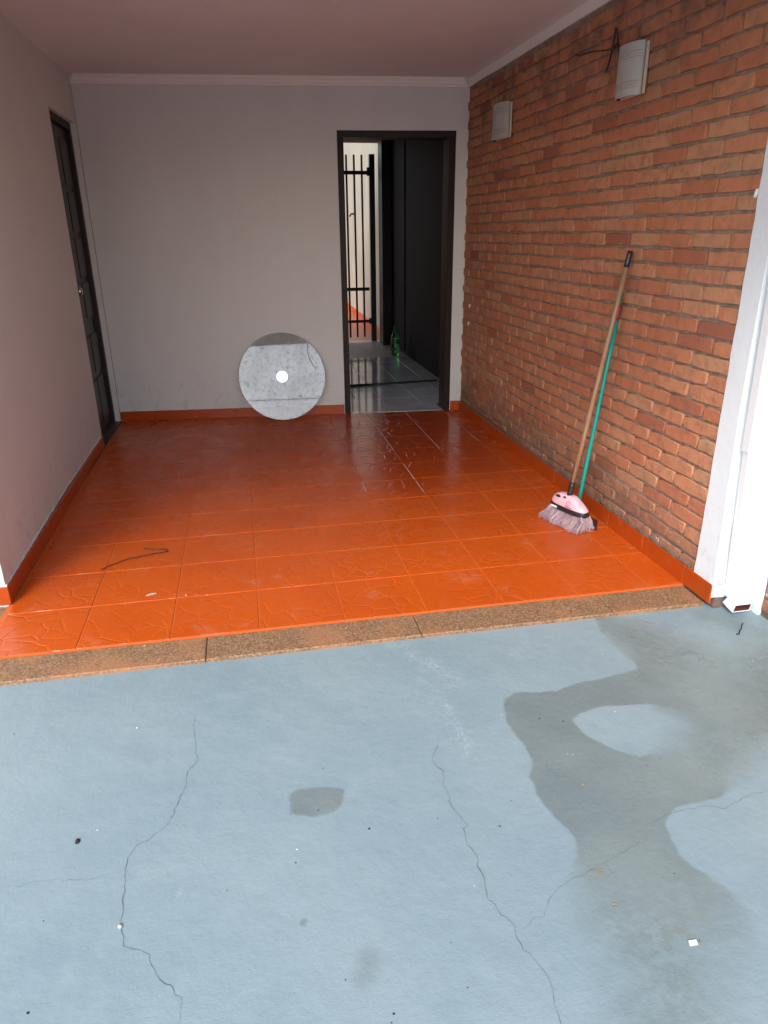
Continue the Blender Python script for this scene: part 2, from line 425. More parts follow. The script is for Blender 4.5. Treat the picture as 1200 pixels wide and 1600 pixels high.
for (a, b, r, k) in ((1040, 1560, .35, .16), (940, 1430, .12, .05), (1120, 1480, .1, .03), (1070, 1150, .16, .10), (1150, 1180, .18, .08), (1200, 1020, .35, .16), (1060, 990, .3, .14), (575, 1510, .1, .05)):
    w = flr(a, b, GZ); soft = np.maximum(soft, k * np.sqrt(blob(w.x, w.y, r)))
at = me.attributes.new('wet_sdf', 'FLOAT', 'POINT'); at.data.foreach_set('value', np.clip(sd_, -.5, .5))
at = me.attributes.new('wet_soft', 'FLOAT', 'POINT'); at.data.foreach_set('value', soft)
sc_ = np.zeros(len(P))
for ln, wd, k in (([(655,1060),(690,1085),(710,1120),(722,1150),(727,1180)], .022, .9), ([(620,1010),(650,1025),(690,1050),(715,1070)], .07, .75), ([(650,1085),(690,1110),(720,1150)], .12, .45),
              ([(363,1441),(357,1480)], .004, 1.5), ([(280,1390),(284,1425)], .004, 1.1), ([(985,1010),(1000,1030)], .015, .7), ([(1020,975),(1060,985),(1075,995)], .03, .5), ([(740,1190),(760,1230)], .10, .3),
              ([(365,1085),(420,1075)], .02, .4), ([(880,1260),(930,1262)], .03, .3), ([(120,1075),(150,1075)], .03, .5), ([(960,1450),(1020,1440)], .06, .6)):
    sc_ = np.maximum(sc_, k * np.clip(1 - line_d(P, gp(ln)) / wd, 0, 1))
at = me.attributes.new('scuff', 'FLOAT', 'POINT'); at.data.foreach_set('value', sc_)

# cracks: thin ribbons that wander, lying in the paint
def crack(pts, w0, z=GZ + .0012):
    w = [flr(a, b, GZ) for a, b in pts]; bm = bmesh.new(); L = []
    for a, b in zip(w, w[1:]):
        n = max(2, int((b - a).length / .012)); d = (b - a); nr = Vector((-d.y, d.x, 0)).normalized()
        for k in range(n):
            t = k / n; p = a + d * t; L.append(p + nr * (random.gauss(0, .0022) if k else 0))
    L.append(w[-1])
    prev = None; N = len(L)
    for i, p in enumerate(L):
        d = (L[min(i + 1, N - 1)] - L[max(i - 1, 0)]).normalized(); nr = Vector((-d.y, d.x, 0))
        hw = w0 * random.choice((.35, .45, .5, .6, .9)) * random.uniform(.35, .75) * min(1, (i + 2) / 8, (N - i + 2) / 8) * .5
        a, b = bm.verts.new((p + nr * hw).to_tuple()[:2] + (z,)), bm.verts.new((p - nr * hw).to_tuple()[:2] + (z,))
        if prev: bm.faces.new((prev[0], prev[1], b, a))
        prev = (a, b)
    o = obj('crack', bm, M_crack, ground); return o
h = lambda l: [(x / 2, 1050 + y / 2) for x, y in l]
g6 = lambda l: [(600 + x / 2, 950 + y / 2) for x, y in l]
crack(h([(610,130),(605,185),(612,235),(617,275),(585,320),(583,350),(560,400),(530,465),(510,490),(465,525),(430,540),(400,580),(392,615),(393,655),(385,700),(383,760),(378,800),(385,845),(398,862),(440,870),(468,885),(472,915),(488,945),(500,962),(535,980),(545,1010),(568,1022),(562,1055),(556,1110)]), .0028)
crack(h([(392,612),(365,625),(320,640),(250,650),(150,652),(80,662),(-10,680)]), .0014)
crack(g6([(175,408),(152,475),(160,490),(187,512),(187,560),(205,590),(212,620),(240,655),(262,680),(248,690),(258,740),(290,775),(300,820),(315,860),(325,910),(355,945),(395,980),(410,1015),(435,1070),(470,1100),(500,1135),(520,1170),(530,1220),(550,1290),(560,1330)]), .0034)
crack(g6([(412,1017),(440,1000),(460,978),(500,968),(512,930),(525,900),(545,875),(575,855),(610,840),(640,822),(700,790),(760,755),(820,725)]), .0018)
crack(g6([(810,685),(850,665),(890,645),(940,630),(980,620),(1030,622),(1055,628),(1100,608),(1150,580),(1230,570)]), .0022)

# ================================================================= ROOM SHAPE
XL0, YL0 = -1.046, 2.835          # near end of the left wall
XLb, YB_L = -1.052, 5.956         # back left corner
XR, YB_R = 1.756, 5.705           # back right corner
def by(x): return 5.956 - .0897 * (x + 1.045)          # back wall line
def rx(y): return 1.778 - .0063 * (y - 2.4)            # face of the brick wall
ZC = 2.455

# orange floor: joint bed + a tile for every tile
floor_ = bpy.data.objects.new('floor', None); C.objects.link(floor_); floor_['kind'] = 'structure'
bm = bmesh.new(); box(bm, -1.0460, 1.90, 2.412, 6.0, -.15, -.0028)
obj('joint_bed', bm, M_grout, floor_)
COLX = [-1.0285, -.703, -.365, -.031, .302, .635, .963, 1.289, 1.617, 1.86]
ROWY = [2.411, 2.738, 3.062, 3.384, 3.702, 4.025, 4.345, 4.662, 4.986, 5.310, 5.632, 5.98]
def tile_mesh(w, d, b=.0016, g=.0022, th=.014):
    bm = bmesh.new()
    a, c = w / 2 - g, d / 2 - g
    rings = []
    for (dx, z) in ((0, -th), (0, -b), (b, 0)):
        rings.append([bm.verts.new((sx * (a - dx), sy * (c - dx), z)) for sx, sy in ((-1, -1), (1, -1), (1, 1), (-1, 1))])
    for r0, r1 in zip(rings, rings[1:]):
        for k in range(4): bm.faces.new((r0[k], r0[(k + 1) % 4], r1[(k + 1) % 4], r1[k]))
    bm.faces.new(rings[-1]); bmesh.ops.recalc_face_normals(bm, faces=bm.faces[:])
    me = bpy.data.meshes.new('tile'); bm.to_mesh(me); bm.free(); return me
cache = {}
for i in range(len(COLX) - 1):
    for j in range(len(ROWY) - 1):
        w, d = COLX[i + 1] - COLX[i], ROWY[j + 1] - ROWY[j]
        key = (round(w, 3), round(d, 3))
        if key not in cache:
            cache[key] = tile_mesh(w, d); cache[key].materials.append(M_tile.m)
        o = inst('tile', cache[key], floor_, ((COLX[i] + COLX[i + 1]) / 2, (ROWY[j] + ROWY[j + 1]) / 2, random.uniform(-.0005, .0004)),
                 (random.uniform(-.0015, .0015), random.uniform(-.0015, .0015), random.uniform(-.0012, .0012)))
# white strips: bright reflections in the wet joints near the doorway, painted as colour
for x, segs in ((.9635, ((5.72, 4.66), (4.32, 4.02), (3.98, 3.78))), (1.2885, ((5.70, 4.62),)), (1.6165, ((5.58, 4.75),)), (.635, ((4.02, 3.86),))):
    for a, b in segs:
        bm = bmesh.new(); box(bm, x - .0017, x + .0017, b, a, -.01, -.0008)
        tag(obj('joint', bm, M_gwhite, floor_), 'white strip painted for the bright reflection in a wet floor joint')

# brown stone strip along the edge
strip = thing('stone_threshold', 'rough brown stone edging between the orange tiles and grey-blue concrete', 'edging', (0, 2.33, -.02))
def slab(x0, x1, y0, y1, z=-.006, name='stone_slab'):
    bm = bmesh.new(); cbox(bm, x0, x1, y0, y1, -.12, z, .003)
    o = obj(name, bm, M_stone, strip); o.matrix_parent_inverse = strip.matrix_world.inverted(); return o
bpy.context.view_layer.update()
YS0, YS1 = 2.252, 2.4085
for a, b in ((-3.43, -2.633), (-2.63, -1.833), (-1.83, -1.032), (-1.029, -.230), (-.227, .573), (.576, 1.366), (1.369, 1.766)):
    slab(a, b, YS0, YS1)
slab(-1.83, -1.034, 2.4115, 2.822); slab(-2.63, -1.833, 2.4115, 2.822)

# ================================================================= WALLS
# left wall with a door opening (y 5.215..5.93)
DZ = 2.155
def lx(y): return XL0 + (XLb - XL0) * (y - YL0) / (YB_L - YL0) - .018 * math.sin(PI * min(1, max(0, (y - YL0) / (YB_L - YL0))))
lw = thing('house_wall', 'smooth grey plastered wall on the left with a dark door at its far end', 'wall', (-1.1, 4.3, 0))
bpy.context.view_layer.update()
def part(name, bm, m, root, label=None):
    o = obj(name, bm, m, root); o.matrix_parent_inverse = root.matrix_world.inverted()
    if label: o['label'] = label
    return o
bm = bmesh.new()
yy = [YL0 + (5.215 - YL0) * k / 12 for k in range(13)]
def prism(bm, pts, z0, z1):
    a = [bm.verts.new((x, y, z0)) for x, y in pts]; b = [bm.verts.new((x, y, z1)) for x, y in pts]
    bm.faces.new(a); bm.faces.new(b)
    for k in range(len(pts)): bm.faces.new((a[k], a[(k + 1) % len(pts)], b[(k + 1) % len(pts)], b[k]))
prism(bm, [(lx(y), y) for y in yy] + [(-1.25, 5.215), (-1.25, YL0 + .2), (-5.0, YL0 + .2), (-5.0, YL0)], -.05, DZ)
prism(bm, [(lx(y), y) for y in yy + [5.5, 5.94]] + [(-1.25, 5.94), (-1.25, YL0 + .2), (-5.0, YL0 + .2), (-5.0, YL0)], DZ, 2.75)
prism(bm, [(-1.046, 5.935), (-1.046, 5.98), (-1.25, 5.98), (-1.25, 5.935)], -.05, DZ)
part('wall_face', bm, M_wall, lw)
# back wall around the doorway (outer frame x .79 .. 1.667)
DX0, DX1, DH = .785, 1.672, 2.116
bw = thing('back_wall', 'plain grey back wall of the porch round the open doorway', 'wall', (.3, 5.85, 0))
bpy.context.view_layer.update()
bm = bmesh.new()
prism(bm, [(-1.30, by(-1.30)), (DX0, by(DX0)), (DX0, by(DX0) + .15), (-1.30, by(-1.3) + .15)], -.05, DH)
prism(bm, [(DX1, by(DX1)), (XR + .05, by(XR + .05)), (XR + .05, by(XR) + .15), (DX1, by(DX1) + .15)], -.05, DH)
prism(bm, [(-1.30, by(-1.30)), (XR + .05, by(XR + .05)), (XR + .05, by(XR) + .15), (-1.30, by(-1.3) + .15)], DH, 2.75)
part('wall_face', bm, M_wall, bw)
# hairline gap in the corner next to the dark door
bm = bmesh.new(); box(bm, -1.0455, -1.0435, by(-1.04) - .003, by(-1.04) + .01, .0, 2.40)
part('corner_joint', bm, Mat('gap', (.14, .10, .07), .9), bw)

# skirtings
def skirt(root, p0, p1, n, h0=.080, th=.011, first=0.0):
    p0, p1 = Vector((*p0, 0)), Vector((*p1, 0)); d = p1 - p0; L = d.length; d.normalize(); nr = Vector((-d.y, d.x, 0)) * n
    s = 0.0; nxt = first or .331
    while s < L - .01:
        e = min(s + nxt, L); nxt = .331
        bm = bmesh.new(); ln = e - s - .002
        cbox(bm, 0, ln, 0, th, 0, h0 + random.uniform(-.001, .0012), .002)
        o = obj('skirting_tile', bm, M_skirt)
        q = p0 + d * s
        ang = math.atan2(d.y, d.x)
        mw = Matrix.Translation(q) @ Matrix.Rotation(ang, 4, 'Z') @ (Matrix.Scale(-1, 4, (0, 1, 0)) if n < 0 else Matrix())
        o.data.transform(mw)
        if n < 0: o.data.flip_normals()
        o.parent = root; o.matrix_parent_inverse = root.matrix_world.inverted()
        s = e
skirt(lw, (lx(YL0), YL0 - .011), (lx(5.2), 5.205), -1, .078)
skirt(lw, (-1.035, YL0), (-2.9, YL0), 1, .078)
skirt(bw, (-1.040, by(-1.04)), (DX0 - .004, by(DX0)), -1, .077, first=.27)
skirt(bw, (DX1 + .004, by(DX1)), (XR, by(XR)), -1, .080)
# white edge of paint that ran over the skirting tops
M_drip = plaster('wall_paint_edge', (.66, .68, .68), .1)
def bead(root, pts, r):
    bm = bmesh.new(); P2 = []
    for a, b in zip(pts, pts[1:]):
        a, b = Vector(a), Vector(b); n = max(2, int((b - a).length / .02))
        P2 += [a.lerp(b, k / n) + Vector((0, 0, random.gauss(0, .0012))) for k in range(n)]
    tube(bm, P2, [r * random.uniform(.5, 1.2) for _ in P2], 6)
    part('paint_edge', bm, M_drip, root)
bead(lw, [(lx(YL0) + .001, YL0 - .002, .081), (lx(4.0) + .001, 4.0, .081), (lx(5.2) + .001, 5.2, .081)], .0055)
bead(bw, [(-1.04, by(-1.04) - .002, .080), (DX0, by(DX0) - .002, .080)], .003)

# brick wall ------------------------------------------------------
brw = thing('brick_wall', 'long exposed red clay brick wall along the right side of the porch', 'wall', (1.85, 4.0, 0))
bpy.context.view_layer.update()
MR = .0098
def mortar_sheet(pts_xy, z0, z1, step=.02):
    pass
bm = bmesh.new()
prism(bm, [(rx(2.36) + MR, 2.36), (rx(5.75) + MR, 5.75), (1.95, 5.75), (1.95, 2.36)], -.05, 2.75)
part('mortar', bm, M_mortar, brw)
def brick_mesh(seed, L=.2255, H=.0525, T=.030):
    """a hand-made brick: uneven outline, worn arrises; face at x=0 looking to -x, length along y"""
    r = random.Random(seed); bm = bmesh.new()
    out = []
    n = 4
    per = [(-.5 + k / n, -.5) for k in range(n)] + [(.5, -.5), (.5, 0)] + [(.5 - k / n, .5) for k in range(n)] + [(-.5, .5), (-.5, 0)]
    rings = [[], [], []]
    for (a, b) in per:
        jy, jz = r.gauss(0, .0022), r.gauss(0, .0017)
        corner = abs(a) > .49 and abs(b) > .49
        y, z = a * L + jy, b * H + jz
        k = .985 if corner else 1.0
        kz = .95 if corner else 1.0
        rings[0].append(bm.verts.new((T, a * L * 1.0, b * H)))
        rings[1].append(bm.verts.new((.0026 + r.uniform(0, .0012), y * k, z * kz)))
        iy, iz = a * (L - .0045) + jy, b * (H - .0040) + jz
        rings[2].append(bm.verts.new((r.uniform(-.0005, .0006), iy * k, iz * kz)))
    N = len(per)
    for r0, r1 in zip(rings, rings[1:]):
        for k in range(N):
            f = bm.faces.new((r0[k], r0[(k + 1) % N], r1[(k + 1) % N], r1[k])); f.smooth = True
    c = bm.verts.new((r.uniform(-.0004, .0004), 0, 0))
    for k in range(N):
        f = bm.faces.new((rings[2][k], rings[2][(k + 1) % N], c)); f.smooth = False
    bmesh.ops.recalc_face_normals(bm, faces=bm.faces[:])
    return bm
def mk(seed, L, m):
    b = brick_mesh(seed, L); me = bpy.data.meshes.new('brick'); b.to_mesh(me); b.free(); me.materials.append(m.m); return me
full = [mk(s, .2255, M_brick) for s in range(10)]; half = [mk(40 + s, .108, M_brick) for s in range(6)]
spec = []
Y0B = 2.366
for k in range(-23, 14):
    zb = 1.544 + .0641 * k; zc = zb + .026
    if zc + .026 > 2.42: continue
    even = k % 2 == 0
    y = Y0B + (.0 if even else -.0)
    first = .2255 if even else .106
    if not even and random.random() < .0: first = .1
    while y < 5.70:
        L = first; first = .2255
        L = L * random.uniform(.985, 1.012)
        if y + L > 5.70: L = 5.70 - y
        if L > .03:
            spec.append((y + L / 2, zc + random.gauss(0, .0012), L))
        y += L + .0122
def psize(y, z):
    a = proj((rx(y), y - .11, z)); b = proj((rx(y), y + .11, z)); c = proj((rx(y), y, z - .026)); d = proj((rx(y), y, z + .026))
    cx, cy = proj((rx(y), y, z))
    vis = -20 < cx < 1220 and -20 < cy < 1620
    return (math.hypot(a[0] - b[0], a[1] - b[1]) * math.hypot(c[0] - d[0], c[1] - d[1])) * (1 if vis else 0)
order = sorted(spec, key=lambda s: -psize(s[0], s[1]) * min(1, s[2] / .2))
def tintv(y, z):
    t = .52 + random.gauss(0, .13)
    if random.random() < .12: t = random.uniform(.78, 1.0)
    if random.random() < .05: t = random.uniform(.05, .2)
    if y < 2.6 and random.random() < .35: t += .18
    return min(1, max(0, t))
bang = math.atan2(-.0063, 1)
def brick_at(name, y, z, L, parent, i):
    if L < .15: me, s = random.choice(half), L / .108
    else: me, s = random.choice(full), L / .2255
    o = inst(name, me, parent, (0, 0, 0))
    o.matrix_parent_inverse = parent.matrix_world.inverted()
    prd = random.gauss(0, .0013)
    if z < .32: prd += random.uniform(0, .006)
    o.location = (rx(y) + prd, y, z); o.rotation_euler = (random.gauss(0, .005) + (PI if random.random() < .5 else 0), random.gauss(0, .012), random.gauss(0, .004) + .0063)
    o.scale = (1, s, random.uniform(.97, 1.03)); o['tint'] = tintv(y, z); return o
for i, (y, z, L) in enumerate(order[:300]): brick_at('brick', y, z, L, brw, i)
def joined_bricks(specs, face, parent, label=None):
    """the smallest / farthest bricks, joined"""
    V, Fc, T = [], [], []
    libf = []
    for s in range(8):
        b = brick_mesh(s); b.verts.ensure_lookup_table(); libf.append(([tuple(v.co) for v in b.verts], [tuple(v.index for v in f.verts) for f in b.faces])); b.free()
    for (y, z, L) in specs:
        vs, fs = random.choice(libf); o = len(V); t = tintv(y, z); sx = face(y); s = L / .2255; pr = random.gauss(0, .0013) + (random.uniform(0, .006) if z < .32 else 0)
        V += [(sx[0] + x + pr, y + yy_ * s, z + zz_) for x, yy_, zz_ in vs]; Fc += [tuple(a + o for a in f) for f in fs]; T += [t] * len(vs)
    me = bpy.data.meshes.new('bricks'); me.from_pydata(V, [], Fc); me.materials.append(M_brickg.m)
    me.attributes.new('tint', 'FLOAT', 'POINT').data.foreach_set('value', T)
    me.polygons.foreach_set('use_smooth', [len(p.vertices) == 4 for p in me.polygons])
    o = bpy.data.objects.new('bricks', me); C.objects.link(o); o.parent = parent; o.matrix_parent_inverse = parent.matrix_world.inverted(); o['kind'] = 'stuff'; return o
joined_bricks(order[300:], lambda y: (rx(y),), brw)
skirt(brw, (rx(2.232), 2.232), (rx(5.69), 5.69), 1, .083, .011, .185)
# crumbled mortar ledge on top of the skirting
bm = bmesh.new(); P2 = []
yv = 2.37
while yv < 5.68: P2.append((rx(yv) + .002, yv, .086 + random.gauss(0, .003))); yv += .022
tube(bm, P2, [random.uniform(.006, .013) for _ in P2], 6)
part('mortar_ledge', bm, M_mortar, brw)

# the wall running on outside, set back
ow = thing('outer_brick_wall', 'rough brick boundary wall set back at the right edge beside the concrete', 'wall', (2.0, 0, 0))
bpy.context.view_layer.update()
XO = 1.932
bm = bmesh.new(); box(bm, XO + .009, 2.10, -4.0, 2.140, -.1, 1.15); part('mortar', bm, M_mortar, ow)
sp2 = []
for k in range(-24, -6):
    zc = 1.570 + .0641 * k; y = 2.136; L = .2255 if k % 2 else .108
    while y > .3:
        sp2.append((y - L / 2, zc, L)); y -= L + .0122; L = .2255 * random.uniform(.98, 1.01)
joined_bricks(sp2, lambda y: (XO,), ow)

# white plastered end of the brick wall
pil = thing('white_pillar', 'white painted plaster pillar closing the near end of the brick wall', 'pillar', (1.85, 2.28, 0))
bpy.context.view_layer.update()
bm = bmesh.new()
zsn = [0.030 + (2.75 - .030) * k / 40 for k in range(41)]
def yc(z): return 2.228 + .030 * min(1, z / .8)      # outer corner leans in slightly
rings = []
for z in zsn:
    yb = 2.3585 + random.gauss(0, .0016)
    rings.append([bm.verts.new(p) for p in ((1.7735, yb, z), (1.7735, yc(z), z), (XO - .002, yc(z) - .012, z), (XO - .002, 2.14, z), (2.12, 2.14, z), (2.12, yb, z))])
for r0, r1 in zip(rings, rings[1:]):
    for k in range(6): bm.faces.new((r0[k], r0[(k + 1) % 6], r1[(k + 1) % 6], r1[k]))
bm.faces.new(rings[0]); bm.faces.new(rings[-1])
part('plaster_face', bm, M_white, pil)
bm = bmesh.new(); box(bm, 1.786, XO - .004, 2.226, 2.35, -.1, .030); part('rough_foot', bm, M_mortar, pil)
bm = bmesh.new(); box(bm, XO - .004, 2.11, 2.1415, 2.23, -.1, .030); part('plaster_foot', bm, M_white, pil)
bm = bmesh.new(); P2 = []; zv = .09
while zv < .36: P2.append((1.800, yc(zv) - .006, zv)); zv += .012
tube(bm, P2, [random.uniform(.007, .010) for _ in P2], 7); part('caulk', bm, M_caulk, pil, 'old beige filler down the corner')

# white downpipe with an elbow
dp = thing('downpipe', 'white square steel downpipe with open elbow at the foot of the white pillar', 'downpipe', (1.86, 2.19, 0))
bpy.context.view_layer.update()
def sq_tube(bm, x0, x1, y0, y1, z0, z1, lean=0, th=.003, inner=True):
    """hollow rectangular tube along z, leaning in x"""
    for (a0, a1, b0, b1, fl) in ((x0, x1, y0, y1, 0), (x0 + th, x1 - th, y0 + th, y1 - th, 1)):
        lo = [bm.verts.new((x, y, z0)) for x, y in ((a0, b0), (a1, b0), (a1, b1), (a0, b1))]
        hi = [bm.verts.new((x + lean, y, z1)) for x, y in ((a0, b0), (a1, b0), (a1, b1), (a0, b1))]
        if fl == 0: olo, ohi = lo, hi
        for k in range(4): bm.faces.new((lo[k], lo[(k + 1) % 4], hi[(k + 1) % 4], hi[k])).material_index = fl
    for A, B in ((olo, lo), (ohi, hi)):
        for k in range(4): bm.faces.new((A[k], A[(k + 1) % 4], B[(k + 1) % 4], B[k])).material_index = 0
TX0, TX1, TY0, TY1 = 1.820, 1.896, 2.186, 2.216
bm = bmesh.new(); sq_tube(bm, TX0, TX1, TY0, TY1, .045, .66, -.035); part('pipe', bm, [M_metalw, M_rust], dp)
bm = bmesh.new(); sq_tube(bm, TX0 - .039, TX1 - .031, TY0 - .004, TY1 + .004, .652, 2.70, -.05); part('pipe', bm, [M_metalw, M_rust], dp, 'upper length of pipe sleeved over the lower one')
# elbow: short stub turned towards the concrete
bm = bmesh.new()
secs = [((2.218, .0), (2.178, .055)), ((2.150, .0 - .004), (2.150, .048)), ((2.120, -.008), (2.120, .036))]
secs = [[(2.217, .010), (2.185, .060)], [(2.182, .002), (2.166, .048)], [(2.152, -.002), (2.144, .036)]]
def sect(s, inset):
    (yb, zb), (yt, zt) = s
    return [(TX0 + inset, yb, zb + inset), (TX1 - inset, yb, zb + inset), (TX1 - inset, yt, zt - inset), (TX0 + inset, yt, zt - inset)]
R_ = []
for inset, mi in ((0, 0), (.0035, 1)):
    rr = [[bm.verts.new(p) for p in sect(s, inset)] for s in secs]; R_.append(rr)
    for r0, r1 in zip(rr, rr[1:]):
        for k in range(4): bm.faces.new((r0[k], r0[(k + 1) % 4], r1[(k + 1) % 4], r1[k])).material_index = mi
for k in range(4): bm.faces.new((R_[0][-1][k], R_[0][-1][(k + 1) % 4], R_[1][-1][(k + 1) % 4], R_[1][-1][k]))
f = bm.faces.new(R_[1][0]); f.material_index = 1
f = bm.faces.new(R_[0][0])
part('elbow', bm, [M_metalw, M_rust], dp)

# ================================================================= CEILING + CORNICE
YE = 1.25
ceil = bmesh.new(); box(ceil, -1.9, 2.25, YE, 6.02, ZC, ZC + .15)
tag(obj('ceiling', ceil, M_ceil), kind='structure')
bm = bmesh.new(); box(bm, -5.0, 2.25, YE - .152, YE - .002, 2.14, 2.75)
tag(obj('added_front_beam', bm, M_facade), 'unseen plastered beam added at the front edge of the porch roof to cut the light', 'beam')  # unseen beam, added to dim the upper walls and the disc's reflection
cor = thing('cornice', 'narrow stepped plaster cornice round the porch ceiling', 'cornice', (.3, 5.8, 2.4))
bpy.context.view_layer.update()
PROF = [(0, 0), (.010, 0), (.012, .010), (.022, .016), (.026, .030), (.040, .040), (.046, .054), (0, .054)]
def cornice(p0, p1, n, e0=0, e1=0):
    p0, p1 = Vector((*p0, 0)), Vector((*p1, 0)); d = (p1 - p0); L = d.length; d.normalize(); nr = Vector((-d.y, d.x, 0)) * n
    bm = bmesh.new(); N = 12; rings = []
    for i in range(N + 1):
        w = random.gauss(0, .0012)
        rings.append([bm.verts.new(p0 + d * (L * i / N + (e0 * u if i == 0 else 0) - (e1 * u if i == N else 0)) + nr * (u) + Vector((0, 0, 2.400 + v + (w if v < .05 else 0)))) for u, v in PROF])
    for r0, r1 in zip(rings, rings[1:]):
        for k in range(len(PROF)): bm.faces.new((r0[k], r0[(k + 1) % len(PROF)], r1[(k + 1) % len(PROF)], r1[k]))
    bm.faces.new(rings[0]); bm.faces.new(rings[-1]); part('moulding', bm, M_trim, cor)
cornice((-1.055, by(-1.055)), (XR, by(XR)), -1, 1, 1)
cornice((rx(5.70), 5.70), (rx(2.0) , 2.262), 1, 1, 0)

# ================================================================= DOORWAY FRAME, CORRIDOR
df = thing('door_frame', 'dark brown varnished frame of the open doorway in the back wall', 'door frame', (1.22, 5.75, 0))
bpy.context.view_layer.update()
def jamb(x0, x1, z0, z1):
    bm = bmesh.new(); y0 = by((x0 + x1) / 2) - .006; cbox(bm, x0, x1, y0, y0 + .168, z0, z1, .003); return bm
part('jamb', jamb(.785, .832, .0, 2.07), M_frame, df); part('jamb', jamb(1.620, 1.672, .0, 2.07), M_frame, df)
bm = bmesh.new(); prism(bm, [(.785, by(.785) - .006), (1.672, by(1.672) - .006), (1.672, by(1.672) + .16), (.785, by(.785) + .16)], 2.07, 2.116)
part('lintel', bm, M_frame, df)
bm = bmesh.new(); prism(bm, [(.834, by(.834) + .004), (1.618, by(1.618) + .004), (1.618, 5.986), (.834, 5.986)], -.03, .003)
part('sill', bm, M_gtile, df)

cw = thing('corridor_wall', 'dark painted wall of the unlit passage seen through the open doorway', 'wall', (1.97, 7.6, 0))
bpy.context.view_layer.update()
XC = 1.955
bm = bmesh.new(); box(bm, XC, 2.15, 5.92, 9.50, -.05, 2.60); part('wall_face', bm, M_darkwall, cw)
bm = bmesh.new(); cbox(bm, 1.835, 2.15, 9.503, 9.75, 0, 2.55, .004); part('door_post', bm, M_frame, cw, 'brown post at the far end of the dark wall')
for yv in (8.7,):
    bm = bmesh.new(); cbox(bm, XC - .012, XC - .001, yv, yv + .06, .03, 2.45, .003); part('batten', bm, M_darkwall, cw)
hw = thing('passage_side_wall', 'dark inner wall on the left side of the passage behind the back wall', 'wall', (.6, 8, 0))
bpy.context.view_layer.update()
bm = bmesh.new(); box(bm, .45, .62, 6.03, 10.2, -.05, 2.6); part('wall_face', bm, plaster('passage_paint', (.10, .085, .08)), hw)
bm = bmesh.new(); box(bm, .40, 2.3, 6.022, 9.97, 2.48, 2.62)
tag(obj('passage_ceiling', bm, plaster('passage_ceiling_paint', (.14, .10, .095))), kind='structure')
pf = bpy.data.objects.new('passage_floor', None); C.objects.link(pf); pf['kind'] = 'structure'
bm = bmesh.new(); box(bm, .45, 2.1, 5.87, 10.05, -.12, -.003); o = obj('joint_bed', bm, M_gwhite, pf)
GX = [.62, .865, 1.185, 1.500, 1.778, 2.0]; GY = [5.965 + .322 * k for k in range(13)]
for i in range(5):
    for j in range(12):
        w, d = GX[i + 1] - GX[i], GY[j + 1] - GY[j]; key = ('g', round(w, 3), round(d, 3))
        if key not in cache: cache[key] = tile_mesh(w, d, .001, .0026 if True else 0); cache[key].materials.append(M_gtile.m)
        inst('tile', cache[key], pf, ((GX[i] + GX[i + 1]) / 2, (GY[j] + GY[j + 1]) / 2, random.uniform(-.0003, .0003)), (random.uniform(-.001, .001), random.uniform(-.001, .001), 0))
# dark rod on the passage floor
a, b = flr(545, 603, .008), flr(683, 594, .008)
bm = bmesh.new(); tube(bm, [a, a.lerp(b, .5) + Vector((0, -.01, 0)), b], [.013, .012, .008], 8)
tag(obj('rod', bm, M_black), 'thin dark rod lying across the wet grey tiles in the passage', 'rod')
# short wires by the left jamb
bm = bmesh.new(); tube(bm, [flr(*q, .006 + dz) for q, dz in (((541, 559), 0), ((548, 567), .01), ((552, 571), 0), ((551, 563), .01))], .003, 5)
tag(obj('wire_scrap', bm, M_rustwire), 'bent wire scrap by the left jamb, farther into the passage than the rod', 'wire')
bm = bmesh.new(); tube(bm, [flr(*q, .005 + dz) for q, dz in (((543, 612), 0), ((548, 613), .012), ((553, 619), .004), ((554, 622), 0))], .003, 5)
tag(obj('wire_scrap', bm, M_rustwire), 'bent wire scrap just inside the doorway, nearer than the rod', 'wire')

# green bottle
bt = thing('bottle', 'green plastic drink bottle standing on the passage floor by the dark wall', 'bottle', (1.815, 8.63, 0))
bm = bmesh.new()
lathe(bm, [(.020, .0), (.040, .004), (.045, .02), (.043, .045), (.046, .07), (.046, .13), (.043, .14), (.046, .15), (.046, .19), (.040, .225), (.028, .26), (.016, .285), (.013, .292), (.013, .31)], 24)
obj('body', bm, M_bottle, bt)
bm = bmesh.new(); lathe(bm, [(.016, .310), (.016, .330), (.014, .333)], 16); obj('cap', bm, M_green, bt)
bm = bmesh.new(); lathe(bm, [(.0468, .135), (.0470, .137), (.0470, .188), (.0468, .19)], 24); obj('label_band', bm, Mat('label_film', (.02, .16, .07), .3), bt)
for c_ in list(bt.children): c_.scale = (1.12, 1.12, 1.06)

# barred gate
gt = thing('barred_gate', 'black iron barred gate at the far end of the passage', 'gate', (1.6, 9.97, 0))
bpy.context.view_layer.update()
GYY = 9.97
bm = bmesh.new(); cbox(bm, 1.757, 1.827, GYY - .035, GYY + .035, 0, 2.352, .004); part('post', bm, M_black, gt)
for z0, z1 in ((2.115, 2.160), (.675, .718), (.250, .287)):
    bm = bmesh.new(); cbox(bm, .65, 1.742, GYY - .012, GYY + .012, z0, z1, .003); part('rail', bm, M_black, gt)
for k in range(9):
    x = 1.662 - .1005 * k
    bm = bmesh.new(); tube(bm, [(x, GYY - .0005, .055), (x, GYY - .0005, 2.345)], .0135, 8); part('bar', bm, M_black, gt)
bm = bmesh.new(); cbox(bm, 1.728, 1.765, GYY - .02, GYY + .02, 2.10, 2.20, .003); part('hinge', bm, M_black, gt)
bm = bmesh.new(); cbox(bm, 1.728, 1.765, GYY - .02, GYY + .02, .23, .31, .003); part('hinge', bm, M_black, gt)

